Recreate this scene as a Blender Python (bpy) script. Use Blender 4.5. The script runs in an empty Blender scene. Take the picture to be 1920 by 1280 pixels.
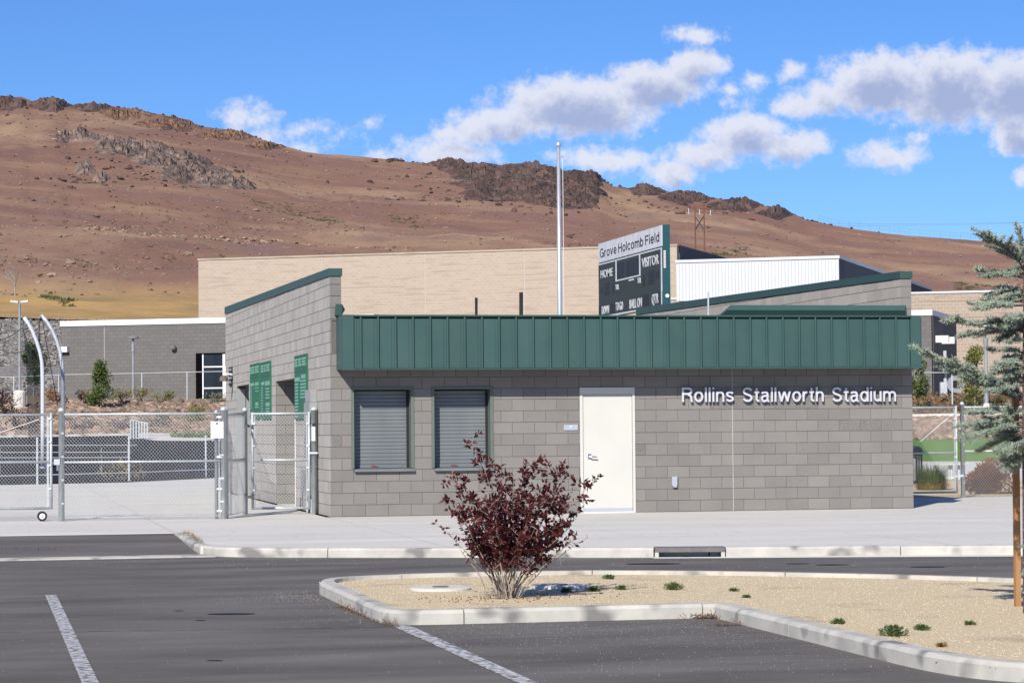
import bpy, math, random
from mathutils import Vector, Matrix, noise
random.seed(7)
rnd = random.random
def uni(a, b): return a + (b - a) * random.random()

# ------------------------------------------------------------------ camera, world, sun, exposure
scene = bpy.context.scene
col = scene.collection
CAM = Vector((-6.0445, -43.8752, 1.5446))
YAW, PITCH, ROLL, FPX = .2089, .0338, -.0081, 4735.0
FWD = Vector((math.sin(YAW)*math.cos(PITCH), math.cos(YAW)*math.cos(PITCH), math.sin(PITCH)))
_r = Vector((math.cos(YAW), -math.sin(YAW), 0)); _u = _r.cross(FWD)
RGT = _r*math.cos(ROLL) + _u*math.sin(ROLL)
UPV = -_r*math.sin(ROLL) + _u*math.cos(ROLL)
cd = bpy.data.cameras.new('camera'); cam = bpy.data.objects.new('camera', cd); col.objects.link(cam)
cd.sensor_width = 22.3; cd.lens = FPX/1920*22.3; cd.clip_start = .5; cd.clip_end = 9000
cam.matrix_world = Matrix(((RGT.x, UPV.x, -FWD.x, CAM.x), (RGT.y, UPV.y, -FWD.y, CAM.y), (RGT.z, UPV.z, -FWD.z, CAM.z), (0, 0, 0, 1)))
scene.camera = cam

SUN_EL = math.radians(33.5); SUN_AZ = math.atan2(-.57, -1.0)      # azimuth of the sun, from +Y towards +X
sun_to = Vector((math.sin(SUN_AZ)*math.cos(SUN_EL), math.cos(SUN_AZ)*math.cos(SUN_EL), math.sin(SUN_EL)))
sl = bpy.data.lights.new('sun', 'SUN'); sl.energy = 5.0; sl.angle = math.radians(.53); sl.color = (1, .95, .865)
so = bpy.data.objects.new('sun', sl); col.objects.link(so)
so.rotation_euler = (-sun_to).to_track_quat('-Z', 'Y').to_euler()

vs = scene.view_settings
vs.view_transform = 'Standard'; vs.look = 'None'; vs.gamma = 1; vs.use_curve_mapping = False
vs.exposure = .12
scene.cycles.use_denoising = True
scene.cycles.max_bounces = 5; scene.cycles.diffuse_bounces = 1; scene.cycles.glossy_bounces = 2; scene.cycles.transmission_bounces = 2; scene.cycles.transparent_max_bounces = 8

world = bpy.data.worlds.new('World'); scene.world = world; world.use_nodes = True
def build_world():
    nt = world.node_tree; N = nt.nodes; Lk = nt.links; N.clear()
    out = N.new('ShaderNodeOutputWorld'); bg = N.new('ShaderNodeBackground'); Lk.new(bg.outputs[0], out.inputs[0])
    bg.inputs[1].default_value = .1
    sky = N.new('ShaderNodeTexSky'); sky.sky_type = 'NISHITA'; sky.sun_disc = False
    sky.sun_elevation = SUN_EL; sky.sun_rotation = SUN_AZ % (2*math.pi)
    sky.altitude = 1400; sky.air_density = 1.0; sky.dust_density = .5; sky.ozone_density = 2.2
    def M(op, a, b=None, c=None):
        n = N.new('ShaderNodeMath'); n.operation = op
        for i, v in enumerate((a, b, c)):
            if v is None: continue
            if isinstance(v, (int, float)): n.inputs[i].default_value = v
            else: Lk.new(v, n.inputs[i])
        return n.outputs[0]
    tc = N.new('ShaderNodeTexCoord'); sp = N.new('ShaderNodeSeparateXYZ')
    Lk.new(tc.outputs['Generated'], sp.inputs[0])
    az = M('SUBTRACT', M('ARCTAN2', sp.outputs[0], sp.outputs[1]), YAW)
    el = M('ARCSINE', sp.outputs[2])
    # angular sky map, unit = 1/100 of .0211 rad ... scaled so that 1 unit is about 1.2 degrees
    K = 47.35
    U = M('MULTIPLY', az, K); V = M('MULTIPLY', el, K)
    cv = N.new('ShaderNodeCombineXYZ'); Lk.new(U, cv.inputs[0]); Lk.new(V, cv.inputs[1])
    # clouds as groups of puffs: azimuth, elevation, half width, half height (1 unit = 1.21 deg)
    B = [(1090,200,175,62),(950,232,130,36),(1235,160,110,46),(1312,126,62,38),(870,254,75,22),(1315,68,56,20),
         (1645,168,115,68),(1770,178,150,80),(1895,190,110,75),(1555,192,70,32),(1490,205,50,24),
         (1400,255,90,42),(1330,292,85,30),(1485,278,75,32),(1262,326,62,32),(1145,298,110,26),(835,284,105,30),(715,290,34,14),
         (1665,300,80,24),(1715,276,40,14),(1900,268,52,42),(1912,350,24,24),(1370,180,30,14),(1378,205,26,10),(1420,158,28,16),(1492,146,24,20),
         (470,218,58,28),(508,254,72,18),(572,240,46,15),(606,246,36,12),(702,234,22,10),(540,276,70,18)]
    g = bpy.data.node_groups.new('cloud_puffs', 'ShaderNodeTree')
    g.interface.new_socket('P', in_out='INPUT', socket_type='NodeSocketVector')
    g.interface.new_socket('D', in_out='OUTPUT', socket_type='NodeSocketFloat')
    gi = g.nodes.new('NodeGroupInput'); go = g.nodes.new('NodeGroupOutput'); gl = g.links
    n1 = g.nodes.new('ShaderNodeTexNoise'); n1.inputs['Scale'].default_value = 1.1; n1.inputs['Detail'].default_value = 4; n1.inputs['Roughness'].default_value = .58
    gl.new(gi.outputs[0], n1.inputs['Vector'])
    wv = g.nodes.new('ShaderNodeVectorMath'); wv.operation = 'SUBTRACT'; gl.new(n1.outputs['Color'], wv.inputs[0]); wv.inputs[1].default_value = (.5, .5, .5)
    wm = g.nodes.new('ShaderNodeVectorMath'); wm.operation = 'MULTIPLY_ADD'; gl.new(wv.outputs[0], wm.inputs[0]); wm.inputs[1].default_value = (.75, .45, 0); gl.new(gi.outputs[0], wm.inputs[2])
    prev = None
    for (cx, cy, rx, ry) in B:
        a = g.nodes.new('ShaderNodeVectorMath'); a.operation = 'SUBTRACT'; gl.new(wm.outputs[0], a.inputs[0]); a.inputs[1].default_value = ((cx-960)/100, (797-cy)/100, 0)
        b = g.nodes.new('ShaderNodeVectorMath'); b.operation = 'MULTIPLY'; gl.new(a.outputs[0], b.inputs[0]); b.inputs[1].default_value = (100/rx, 100/ry, 0)
        c = g.nodes.new('ShaderNodeVectorMath'); c.operation = 'LENGTH'; gl.new(b.outputs[0], c.inputs[0])
        d = g.nodes.new('ShaderNodeMath'); d.operation = 'SUBTRACT'; d.inputs[0].default_value = 1; gl.new(c.outputs['Value'], d.inputs[1])
        e = g.nodes.new('ShaderNodeMath'); e.operation = 'MULTIPLY'; gl.new(d.outputs[0], e.inputs[0]); e.inputs[1].default_value = min(1, ry/45)*(.62 if cx < 720 else 1)
        d = e
        if prev is None: prev = d
        else:
            m = g.nodes.new('ShaderNodeMath'); m.operation = 'SMOOTH_MAX'; gl.new(prev.outputs[0], m.inputs[0]); gl.new(d.outputs[0], m.inputs[1]); m.inputs[2].default_value = .22; prev = m
    # the rest of the sky carries the same kind of scattered cumulus
    n3 = g.nodes.new('ShaderNodeTexNoise'); n3.inputs['Scale'].default_value = .22; n3.inputs['Detail'].default_value = 3; gl.new(gi.outputs[0], n3.inputs['Vector'])
    s3 = g.nodes.new('ShaderNodeSeparateXYZ'); gl.new(gi.outputs[0], s3.inputs[0])
    ab = g.nodes.new('ShaderNodeMath'); ab.operation = 'ABSOLUTE'; gl.new(s3.outputs[0], ab.inputs[0])
    o1 = g.nodes.new('ShaderNodeMapRange'); gl.new(ab.outputs[0], o1.inputs[0]); o1.inputs[1].default_value = 10; o1.inputs[2].default_value = 14; o1.inputs[3].default_value = -1.2; o1.inputs[4].default_value = 0
    o2 = g.nodes.new('ShaderNodeMapRange'); gl.new(s3.outputs[1], o2.inputs[0]); o2.inputs[1].default_value = 7.5; o2.inputs[2].default_value = 10; o2.inputs[3].default_value = -1.2; o2.inputs[4].default_value = 0
    o3 = g.nodes.new('ShaderNodeMath'); o3.operation = 'MAXIMUM'; gl.new(o1.outputs[0], o3.inputs[0]); gl.new(o2.outputs[0], o3.inputs[1])
    o4 = g.nodes.new('ShaderNodeMath'); o4.operation = 'MULTIPLY_ADD'; gl.new(n3.outputs[0], o4.inputs[0]); o4.inputs[1].default_value = 4; o4.inputs[2].default_value = -2.45
    o5 = g.nodes.new('ShaderNodeMath'); o5.operation = 'ADD'; gl.new(o4.outputs[0], o5.inputs[0]); gl.new(o3.outputs[0], o5.inputs[1])
    m = g.nodes.new('ShaderNodeMath'); m.operation = 'MAXIMUM'; gl.new(prev.outputs[0], m.inputs[0]); gl.new(o5.outputs[0], m.inputs[1])
    n2 = g.nodes.new('ShaderNodeTexNoise'); n2.inputs['Scale'].default_value = 3.2; n2.inputs['Detail'].default_value = 5; n2.inputs['Roughness'].default_value = .62; gl.new(gi.outputs[0], n2.inputs['Vector'])
    f1 = g.nodes.new('ShaderNodeMath'); f1.operation = 'SUBTRACT'; gl.new(n2.outputs[0], f1.inputs[0]); f1.inputs[1].default_value = .56
    f2 = g.nodes.new('ShaderNodeMath'); f2.operation = 'MULTIPLY_ADD'; gl.new(f1.outputs[0], f2.inputs[0]); f2.inputs[1].default_value = 1.0; gl.new(m.outputs[0], f2.inputs[2])
    gl.new(f2.outputs[0], go.inputs[0])
    def dens(dx, dy):
        a = N.new('ShaderNodeVectorMath'); a.operation = 'ADD'; Lk.new(cv.outputs[0], a.inputs[0]); a.inputs[1].default_value = (dx, dy, 0)
        q = N.new('ShaderNodeGroup'); q.node_tree = g; Lk.new(a.outputs[0], q.inputs[0]); return q.outputs[0]
    def ramp(v, a, b, lo=0., hi=1.):
        m = N.new('ShaderNodeMapRange'); m.interpolation_type = 'SMOOTHSTEP'; Lk.new(v, m.inputs[0])
        m.inputs[1].default_value = a; m.inputs[2].default_value = b; m.inputs[3].default_value = lo; m.inputs[4].default_value = hi; return m.outputs[0]
    d0 = dens(0, 0); d1 = dens(-.1, .26)
    alpha = M('MULTIPLY', ramp(d0, -.2, .32), .94)
    shade = ramp(M('MULTIPLY_ADD', d0, .25, M('MULTIPLY', d1, .75)), .06, .72)
    mixc = N.new('ShaderNodeMix'); mixc.data_type = 'RGBA'; Lk.new(shade, mixc.inputs[0])
    mixc.inputs[6].default_value = (7.3, 7.5, 8.5, 1); mixc.inputs[7].default_value = (3.6, 4.2, 6.3, 1)
    hs = N.new('ShaderNodeHueSaturation'); Lk.new(sky.outputs[0], hs.inputs['Color']); hs.inputs['Saturation'].default_value = 1.12; hs.inputs['Value'].default_value = 1.0
    grade = N.new('ShaderNodeMix'); grade.data_type = 'RGBA'; grade.blend_type = 'MULTIPLY'; grade.inputs[0].default_value = 1; Lk.new(hs.outputs[0], grade.inputs[6]); grade.inputs[7].default_value = (.5, .72, 1.1, 1)
    mx = N.new('ShaderNodeMix'); mx.data_type = 'RGBA'; Lk.new(alpha, mx.inputs[0]); Lk.new(grade.outputs[2], mx.inputs[6]); Lk.new(mixc.outputs[2], mx.inputs[7])
    Lk.new(mx.outputs[2], bg.inputs[0])
build_world()
world.cycles.sampling_method = 'MANUAL'; world.cycles.sample_map_resolution = 256

# ------------------------------------------------------------------ helpers: pixels of the photograph to places
def ray(px, py): return FWD + RGT*((px-960)/FPX) + UPV*((640-py)/FPX)
def onz(px, py, z=0.):
    d = ray(px, py); return CAM + d*((z-CAM.z)/d.z)
def ony(px, py, Y=0.):
    d = ray(px, py); return CAM + d*((Y-CAM.y)/d.y)
def dep(px, py, D): return CAM + ray(px, py)*D
def solve_px(A, d, px):
    x = (px-960)/FPX; q = A-CAM
    return (x*q.dot(FWD)-q.dot(RGT))/(d.dot(RGT)-x*d.dot(FWD))

# ------------------------------------------------------------------ helpers: materials
MATS = {}
def mat(name, c, rough=.8, metal=0., c2=None, nscale=3., ndetail=5., contrast=(.35, .65), bump=0., bscale=None, rand=0., spec=.3,
        speck=None, trans=0., stretch=(1, 1, 1), diffr=0., bdist=.01):
    m = bpy.data.materials.new(name); m.use_nodes = True; MATS[name] = m
    nt = m.node_tree; N = nt.nodes; Lk = nt.links; b = N['Principled BSDF']
    b.inputs['Roughness'].default_value = rough; b.inputs['Metallic'].default_value = metal
    b.inputs['Specular IOR Level'].default_value = spec
    if diffr: b.inputs['Diffuse Roughness'].default_value = diffr
    geo = N.new('ShaderNodeNewGeometry'); vec = geo.outputs['Position']
    if stretch != (1, 1, 1):
        v = N.new('ShaderNodeVectorMath'); v.operation = 'MULTIPLY'; Lk.new(vec, v.inputs[0]); v.inputs[1].default_value = stretch; vec = v.outputs[0]
    n = N.new('ShaderNodeTexNoise'); n.inputs['Scale'].default_value = nscale; n.inputs['Detail'].default_value = ndetail; n.inputs['Roughness'].default_value = .6
    Lk.new(vec, n.inputs['Vector'])
    mr = N.new('ShaderNodeMapRange'); Lk.new(n.outputs[0], mr.inputs[0]); mr.inputs[1].default_value = contrast[0]; mr.inputs[2].default_value = contrast[1]
    mx = N.new('ShaderNodeMix'); mx.data_type = 'RGBA'; Lk.new(mr.outputs[0], mx.inputs[0])
    mx.inputs[6].default_value = (*c, 1); mx.inputs[7].default_value = (*(c2 or tuple(t*.82 for t in c)), 1)
    cur = mx.outputs[2]
    if speck:
        sc, col_, th, w = speck
        n2 = N.new('ShaderNodeTexNoise'); n2.inputs['Scale'].default_value = sc; n2.inputs['Detail'].default_value = 2; Lk.new(geo.outputs['Position'], n2.inputs['Vector'])
        r2 = N.new('ShaderNodeMapRange'); Lk.new(n2.outputs[0], r2.inputs[0]); r2.inputs[1].default_value = th; r2.inputs[2].default_value = th+w
        m2 = N.new('ShaderNodeMix'); m2.data_type = 'RGBA'; Lk.new(r2.outputs[0], m2.inputs[0]); Lk.new(cur, m2.inputs[6]); m2.inputs[7].default_value = (*col_, 1); cur = m2.outputs[2]
    if rand:
        oi = N.new('ShaderNodeObjectInfo'); at = N.new('ShaderNodeAttribute'); at.attribute_name = 'rnd'
        ad = N.new('ShaderNodeMath'); Lk.new(oi.outputs['Random'], ad.inputs[0]); Lk.new(at.outputs['Fac'], ad.inputs[1])
        fr = N.new('ShaderNodeMath'); fr.operation = 'FRACT'; Lk.new(ad.outputs[0], fr.inputs[0])
        rr = N.new('ShaderNodeMapRange'); Lk.new(fr.outputs[0], rr.inputs[0]); rr.inputs[3].default_value = 1-rand; rr.inputs[4].default_value = 1+rand
        m3 = N.new('ShaderNodeVectorMath'); m3.operation = 'SCALE'; Lk.new(cur, m3.inputs[0]); Lk.new(rr.outputs[0], m3.inputs['Scale']); cur = m3.outputs[0]
    Lk.new(cur, b.inputs['Base Color'])
    if bump:
        n4 = N.new('ShaderNodeTexNoise'); n4.inputs['Scale'].default_value = bscale or nscale*6; n4.inputs['Detail'].default_value = 5; Lk.new(geo.outputs['Position'], n4.inputs['Vector'])
        bp = N.new('ShaderNodeBump'); bp.inputs['Strength'].default_value = bump; bp.inputs['Distance'].default_value = bdist; Lk.new(n4.outputs[0], bp.inputs['Height']); Lk.new(bp.outputs[0], b.inputs['Normal'])
    if trans:
        out = N['Material Output']; tr = N.new('ShaderNodeBsdfTransparent'); ms = N.new('ShaderNodeMixShader'); ms.inputs[0].default_value = trans
        Lk.new(b.outputs[0], ms.inputs[1]); Lk.new(tr.outputs[0], ms.inputs[2]); Lk.new(ms.outputs[0], out.inputs[0])
    return m
def leafmat(name, c, c2, rough=.55, transl=.25):
    m = mat(name, c, rough, c2=c2, nscale=9, rand=.12)
    nt = m.node_tree; N = nt.nodes; Lk = nt.links; b = N['Principled BSDF']; out = N['Material Output']
    t = N.new('ShaderNodeBsdfTranslucent'); Lk.new(b.inputs['Base Color'].links[0].from_socket, t.inputs[0])
    ms = N.new('ShaderNodeMixShader'); ms.inputs[0].default_value = transl; Lk.new(b.outputs[0], ms.inputs[1]); Lk.new(t.outputs[0], ms.inputs[2]); Lk.new(ms.outputs[0], out.inputs[0])
    return m
def brickmat(name, c1, c2, mortar, bw, bh, msize=.012, streak=None, rough=.9):
    m = mat(name, c1, rough); nt = m.node_tree; N = nt.nodes; Lk = nt.links; b = N['Principled BSDF']
    tc = N.new('ShaderNodeTexCoord'); s = N.new('ShaderNodeSeparateXYZ'); Lk.new(tc.outputs['Object'], s.inputs[0])
    a = N.new('ShaderNodeMath'); Lk.new(s.outputs[0], a.inputs[0]); Lk.new(s.outputs[1], a.inputs[1])
    cv = N.new('ShaderNodeCombineXYZ'); Lk.new(a.outputs[0], cv.inputs[0]); Lk.new(s.outputs[2], cv.inputs[1])
    br = N.new('ShaderNodeTexBrick'); Lk.new(cv.outputs[0], br.inputs['Vector']); br.inputs['Scale'].default_value = 1
    br.inputs['Brick Width'].default_value = bw; br.inputs['Row Height'].default_value = bh; br.inputs['Mortar Size'].default_value = msize; br.inputs['Bias'].default_value = -.1
    br.inputs['Color1'].default_value = (*c1, 1); br.inputs['Color2'].default_value = (*c2, 1); br.inputs['Mortar'].default_value = (*mortar, 1)
    cur = br.outputs[0]
    if streak:
        v = N.new('ShaderNodeVectorMath'); v.operation = 'MULTIPLY'; Lk.new(cv.outputs[0], v.inputs[0]); v.inputs[1].default_value = (.35, 4.9, 1)
        fl = N.new('ShaderNodeVectorMath'); fl.operation = 'MULTIPLY'; Lk.new(v.outputs[0], fl.inputs[0]); fl.inputs[1].default_value = (1, 1, 1)
        n = N.new('ShaderNodeTexNoise'); n.inputs['Scale'].default_value = 1.0; n.inputs['Detail'].default_value = 1; Lk.new(fl.outputs[0], n.inputs['Vector'])
        mr = N.new('ShaderNodeMapRange'); Lk.new(n.outputs[0], mr.inputs[0]); mr.inputs[1].default_value = .58; mr.inputs[2].default_value = .66
        mx = N.new('ShaderNodeMix'); mx.data_type = 'RGBA'; Lk.new(mr.outputs[0], mx.inputs[0]); Lk.new(cur, mx.inputs[6]); mx.inputs[7].default_value = (*streak, 1); cur = mx.outputs[2]
    Lk.new(cur, b.inputs['Base Color'])
    return m

# ------------------------------------------------------------------ helpers: meshes and objects
ORIG = {}
class MB:
    def __init__(s): s.v = []; s.f = []; s.r = []; s.cr = 0.
    def add(s, vs_, fs):
        o = len(s.v); s.v += [tuple(p) for p in vs_]; s.f += [tuple(i+o for i in f) for f in fs]; s.r += [s.cr]*len(fs)
    def box(s, x0, x1, y0, y1, z0, z1):
        s.add([(x0,y0,z0),(x1,y0,z0),(x1,y1,z0),(x0,y1,z0),(x0,y0,z1),(x1,y0,z1),(x1,y1,z1),(x0,y1,z1)],
              [(0,3,2,1),(4,5,6,7),(0,1,5,4),(1,2,6,5),(2,3,7,6),(3,0,4,7)]); return s
    def prism(s, poly, z0, z1):      # poly: list of (x, y) counter-clockwise; z0, z1 numbers or functions of (x, y)
        f0 = z0 if callable(z0) else (lambda x, y: z0); f1 = z1 if callable(z1) else (lambda x, y: z1)
        n = len(poly); v = [(x, y, f0(x, y)) for x, y in poly] + [(x, y, f1(x, y)) for x, y in poly]
        s.add(v, [tuple(range(n-1, -1, -1)), tuple(range(n, 2*n))] + [(i, (i+1) % n, n+(i+1) % n, n+i) for i in range(n)]); return s
    def tube(s, pts, rad, n=6, cap=True):
        pts = [Vector(p) for p in pts]; k = len(pts); rad = rad if isinstance(rad, (list, tuple)) else [rad]*k
        vs_ = []; ref = None
        for i, p in enumerate(pts):
            d = (pts[min(i+1, k-1)]-pts[max(i-1, 0)]).normalized()
            if ref is None: ref = Vector((0, 0, 1)) if abs(d.z) < .9 else Vector((1, 0, 0))
            a = d.cross(ref).normalized(); b = d.cross(a).normalized(); ref = -b if False else ref
            for j in range(n):
                t = 2*math.pi*j/n; vs_.append(p+(a*math.cos(t)+b*math.sin(t))*rad[i])
        fs = [(i*n+j, i*n+(j+1) % n, (i+1)*n+(j+1) % n, (i+1)*n+j) for i in range(k-1) for j in range(n)]
        if cap: fs += [tuple(range(n-1, -1, -1)), tuple(range((k-1)*n, k*n))]
        s.add(vs_, fs); return s
    def bar(s, a, b, w, h):          # square bar between two points
        a, b = Vector(a), Vector(b); d = (b-a).normalized(); up = Vector((0, 0, 1)) if abs(d.z) < .95 else Vector((0, 1, 0))
        x = d.cross(up).normalized()*w/2; y = d.cross(x).normalized()*h/2
        s.add([a-x-y, a+x-y, a+x+y, a-x+y, b-x-y, b+x-y, b+x+y, b-x+y], [(0,1,2,3),(7,6,5,4),(0,4,5,1),(1,5,6,2),(2,6,7,3),(3,7,4,0)]); return s
    def lathe(s, c, prof, n=16):     # prof: (radius, z) pairs around a vertical axis
        c = Vector(c); k = len(prof); vs_ = []
        for r_, z in prof:
            for j in range(n):
                t = 2*math.pi*j/n; vs_.append((c.x+r_*math.cos(t), c.y+r_*math.sin(t), c.z+z))
        s.add(vs_, [(i*n+j, i*n+(j+1) % n, (i+1)*n+(j+1) % n, (i+1)*n+j) for i in range(k-1) for j in range(n)] + [tuple(range(n-1, -1, -1)), tuple(range((k-1)*n, k*n))]); return s
    def rock(s, c, rx, ry, rz, jag=.35, rot=None):
        a = uni(0, 6.28) if rot is None else rot; ca, sa = math.cos(a), math.sin(a); vs_ = []
        for (x, y, z) in ICO:
            k = 1+uni(-jag, jag); X, Y, Z = x*rx*k, y*ry*k, z*rz*k
            vs_.append((c[0]+X*ca-Y*sa, c[1]+X*sa+Y*ca, c[2]+Z))
        s.add(vs_, ICOF); return s
    def mesh(s, name, off=(0, 0, 0), smooth=False):
        m = bpy.data.meshes.new(name); ox, oy, oz = off
        m.from_pydata([(x-ox, y-oy, z-oz) for x, y, z in s.v], [], s.f)
        if any(s.r):
            at = m.attributes.new('rnd', 'FLOAT', 'FACE'); at.data.foreach_set('value', s.r)
        if smooth: m.polygons.foreach_set('use_smooth', [True]*len(m.polygons))
        m.update(); return m
    def build(s, name, m, parent=None, smooth=False, kind=None):
        off = ORIG.get(parent, (0, 0, 0)) if parent else (0, 0, 0)
        o = bpy.data.objects.new(name, s.mesh(name, off, smooth)); col.objects.link(o)
        o.data.materials.append(MATS[m])
        if parent: o.parent = parent
        ORIG[o] = off
        if kind: o['kind'] = kind
        return o
_t = (1+5**.5)/2; _l = (1+_t*_t)**.5
ICO = [(x/_l, y/_l, z/_l) for x, y, z in ((-1,_t,0),(1,_t,0),(-1,-_t,0),(1,-_t,0),(0,-1,_t),(0,1,_t),(0,-1,-_t),(0,1,-_t),(_t,0,-1),(_t,0,1),(-_t,0,-1),(-_t,0,1))]
ICOF = [(0,11,5),(0,5,1),(0,1,7),(0,7,10),(0,10,11),(1,5,9),(5,11,4),(11,10,2),(10,7,6),(7,1,8),(3,9,4),(3,4,2),(3,2,6),(3,6,8),(3,8,9),(4,9,5),(2,4,11),(6,2,10),(8,6,7),(9,8,1)]
def tag(o, label=None, cat=None, group=None, kind=None):
    if label: o['label'] = label
    if cat: o['category'] = cat
    if group: o['group'] = group
    if kind: o['kind'] = kind
    return o
def empty(name, loc, label=None, cat=None, group=None, kind=None, rz=0):
    o = bpy.data.objects.new(name, None); col.objects.link(o); o.location = loc; o.rotation_euler = (0, 0, rz); o.empty_display_size = .3
    ORIG[o] = tuple(loc) if not rz else (0, 0, 0)
    return tag(o, label, cat, group, kind)
def inst(name, mesh, parent, loc):                     # another object on shared mesh data, at a world place
    o = bpy.data.objects.new(name, mesh); col.objects.link(o); po = ORIG.get(parent, (0, 0, 0))
    o.parent = parent; o.location = (loc[0]-po[0], loc[1]-po[1], loc[2]-po[2]); ORIG[o] = tuple(loc); return o
def text_mesh(txt, name, depth=.01, bold=0.):
    cu = bpy.data.curves.new(name, 'FONT'); cu.body = txt; cu.size = 1; cu.extrude = depth; cu.offset = bold; cu.resolution_u = 4
    ob = bpy.data.objects.new(name, cu); col.objects.link(ob)
    dg = bpy.context.evaluated_depsgraph_get(); m = bpy.data.meshes.new_from_object(ob.evaluated_get(dg))
    bpy.data.objects.remove(ob); bpy.data.curves.remove(cu); return m
def fit_text(txt, name, m, parent, org, ux, uz, w, h, depth, full=None, bold=0.):
    """text as a mesh in the plane of ux/uz at org, scaled to w x h (h = cap height)"""
    me = text_mesh(txt, name, .5, bold); vs_ = me.vertices
    xs = [v.co.x for v in vs_]; ys = [v.co.y for v in vs_]; x0, x1 = min(xs), max(xs)
    y0, y1 = (0, .729) if full is None else full
    ux, uz = Vector(ux), Vector(uz); un = ux.cross(uz); off = Vector(ORIG.get(parent, (0, 0, 0)))
    for v in vs_:
        v.co = Vector(org)-off+ux*((v.co.x-x0)/(x1-x0)*w)+uz*((v.co.y-y0)/(y1-y0)*h)+un*(v.co.z*depth)
    me.materials.clear(); me.materials.append(MATS[m]); me.name = name
    o = bpy.data.objects.new(name, me); col.objects.link(o); o.parent = parent; ORIG[o] = tuple(off); return o

# a plain grotesque drawn with strokes (cap height 1); every letter is a set of centre lines
SW_ = .135
def arc_(cx, cy, rx, ry, a0, a1, n=10): return [(cx+rx*math.cos(math.radians(lerp_(a0, a1, i/n))), cy+ry*math.sin(math.radians(lerp_(a0, a1, i/n)))) for i in range(n+1)]
def lerp_(a, b, t): return a+(b-a)*t
def glyph(ch, w=SW_):
    h = w/2; X = .73
    arch = lambda x0, x1: [(x0, .40)]+arc_((x0+x1)/2, .43, (x1-x0)/2, X-h-.43, 180, 0)+[(x1, .40), (x1, 0)]
    sc = [p for p in arc_(.285, .53, .21, X-h-.53, 12, 175, 9)]+[(.085, .49), (.12, .43), (.2, .395), (.36, .345), (.455, .295), (.5, .235)]+arc_(.285, .205, .215, .205-h, -2, -168, 9)
    g = {'l': (w, [[(h, 0), (h, 1)]]), 'i': (w, [[(h, 0), (h, X)], [(h, .865), (h, 1)]]),
     't': (.37, [[(.17, .94), (.17, .2)]+arc_(.29, .2, .12, .2-h, 180, 270, 6)+[(.37, h)], [(0, X-h*.85), (.36, X-h*.85)]]),
     'n': (.6, [[(h, 0), (h, X)], arch(h, .6-h)]), 'h': (.6, [[(h, 0), (h, 1)], arch(h, .6-h)]),
     'u': (.6, [[(.6-h, 0), (.6-h, X)], [(.6-x, X-y) for x, y in arch(h, .6-h)]]),
     'm': (1., [[(h, 0), (h, X)], arch(h, .5), arch(.5, 1-h)]), 'r': (.38, [[(h, 0), (h, X)], [(h, .36)]+arc_(.36, .36, .36-h, X-h-.36, 180, 92, 7)]),
     'o': (.66, [arc_(.33, X/2, .33-h, X/2-h+.012, 0, 360, 24)]), 'c': (.6, [arc_(.325, X/2, .325-h, X/2-h+.012, 38, 322, 20)]),
     'e': (.65, [[(h, X/2), (.65-h*.6, X/2)], arc_(.325, X/2, .325-h, X/2-h+.012, 0, 325, 20)]),
     's': (.57, [sc]), 'S': (.78, [[(x*1.37, y/X) for x, y in arc_(.285, .535, .215, X-h*.73-.535, 12, 175, 10)]+[(x*1.37, y/X) for x, y in [(.085, .49), (.12, .43), (.2, .395), (.36, .345), (.455, .295), (.5, .235)]]+[(x*1.37, y/X) for x, y in arc_(.285, .2, .22, .2-h*.73, -2, -168, 10)]]),
     'a': (.63, [arc_(.28, .53, .22, X-h-.53, 165, 0, 9)+[(.5, .5), (.5, .14)]+arc_(.58, .14, .08, .14-h*.7, 180, 270, 4)[1:]+[(.63, h*.7)], [(.5, .44), (.3, .405)]+arc_(.255, .215, .255-h, .19, 85, 262, 9)+arc_(.29, .215, .21, .215-h, 275, 350, 5)]),
     'd': (.64, [arc_(.32, X/2, .32-h, X/2-h+.012, 0, 360, 24), [(.64-h, 0), (.64-h, 1)]]), 'b': (.64, [arc_(.32, X/2, .32-h, X/2-h+.012, 0, 360, 24), [(h, 0), (h, 1)]]),
     'w': (.96, [[(h*.8, X), (.25, .02)], [(.25, .02), (.48, X-.02)], [(.48, X-.02), (.71, .02)], [(.71, .02), (.96-h*.8, X)]]), 'v': (.62, [[(h*.8, X), (.31, .02)], [(.31, .02), (.62-h*.8, X)]]),
     'R': (.76, [[(h, 0), (h, 1)], [(h, 1-h), (.44, 1-h)]+arc_(.44, .745, .25, .255-h, 80, -80, 9)+[(.42, .745-.255+h), (h, .745-.255+h)], [(.44, .49), (.58, .46), (.66, .38), (.675, .2), (.72, 0)]]),
     'H': (.8, [[(h, 0), (h, 1)], [(.8-h, 0), (.8-h, 1)], [(h, .53), (.8-h, .53)]]), 'F': (.68, [[(h, 0), (h, 1)], [(h, 1-h), (.68, 1-h)], [(h, .52), (.61, .52)]]),
     'G': (.92, [arc_(.45, .5, .45-h, .5-h+.01, 40, 330, 24), [(.92-h, 0), (.92-h, .5)], [(.5, .47), (.92, .47)]])}
    return g[ch]
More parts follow.
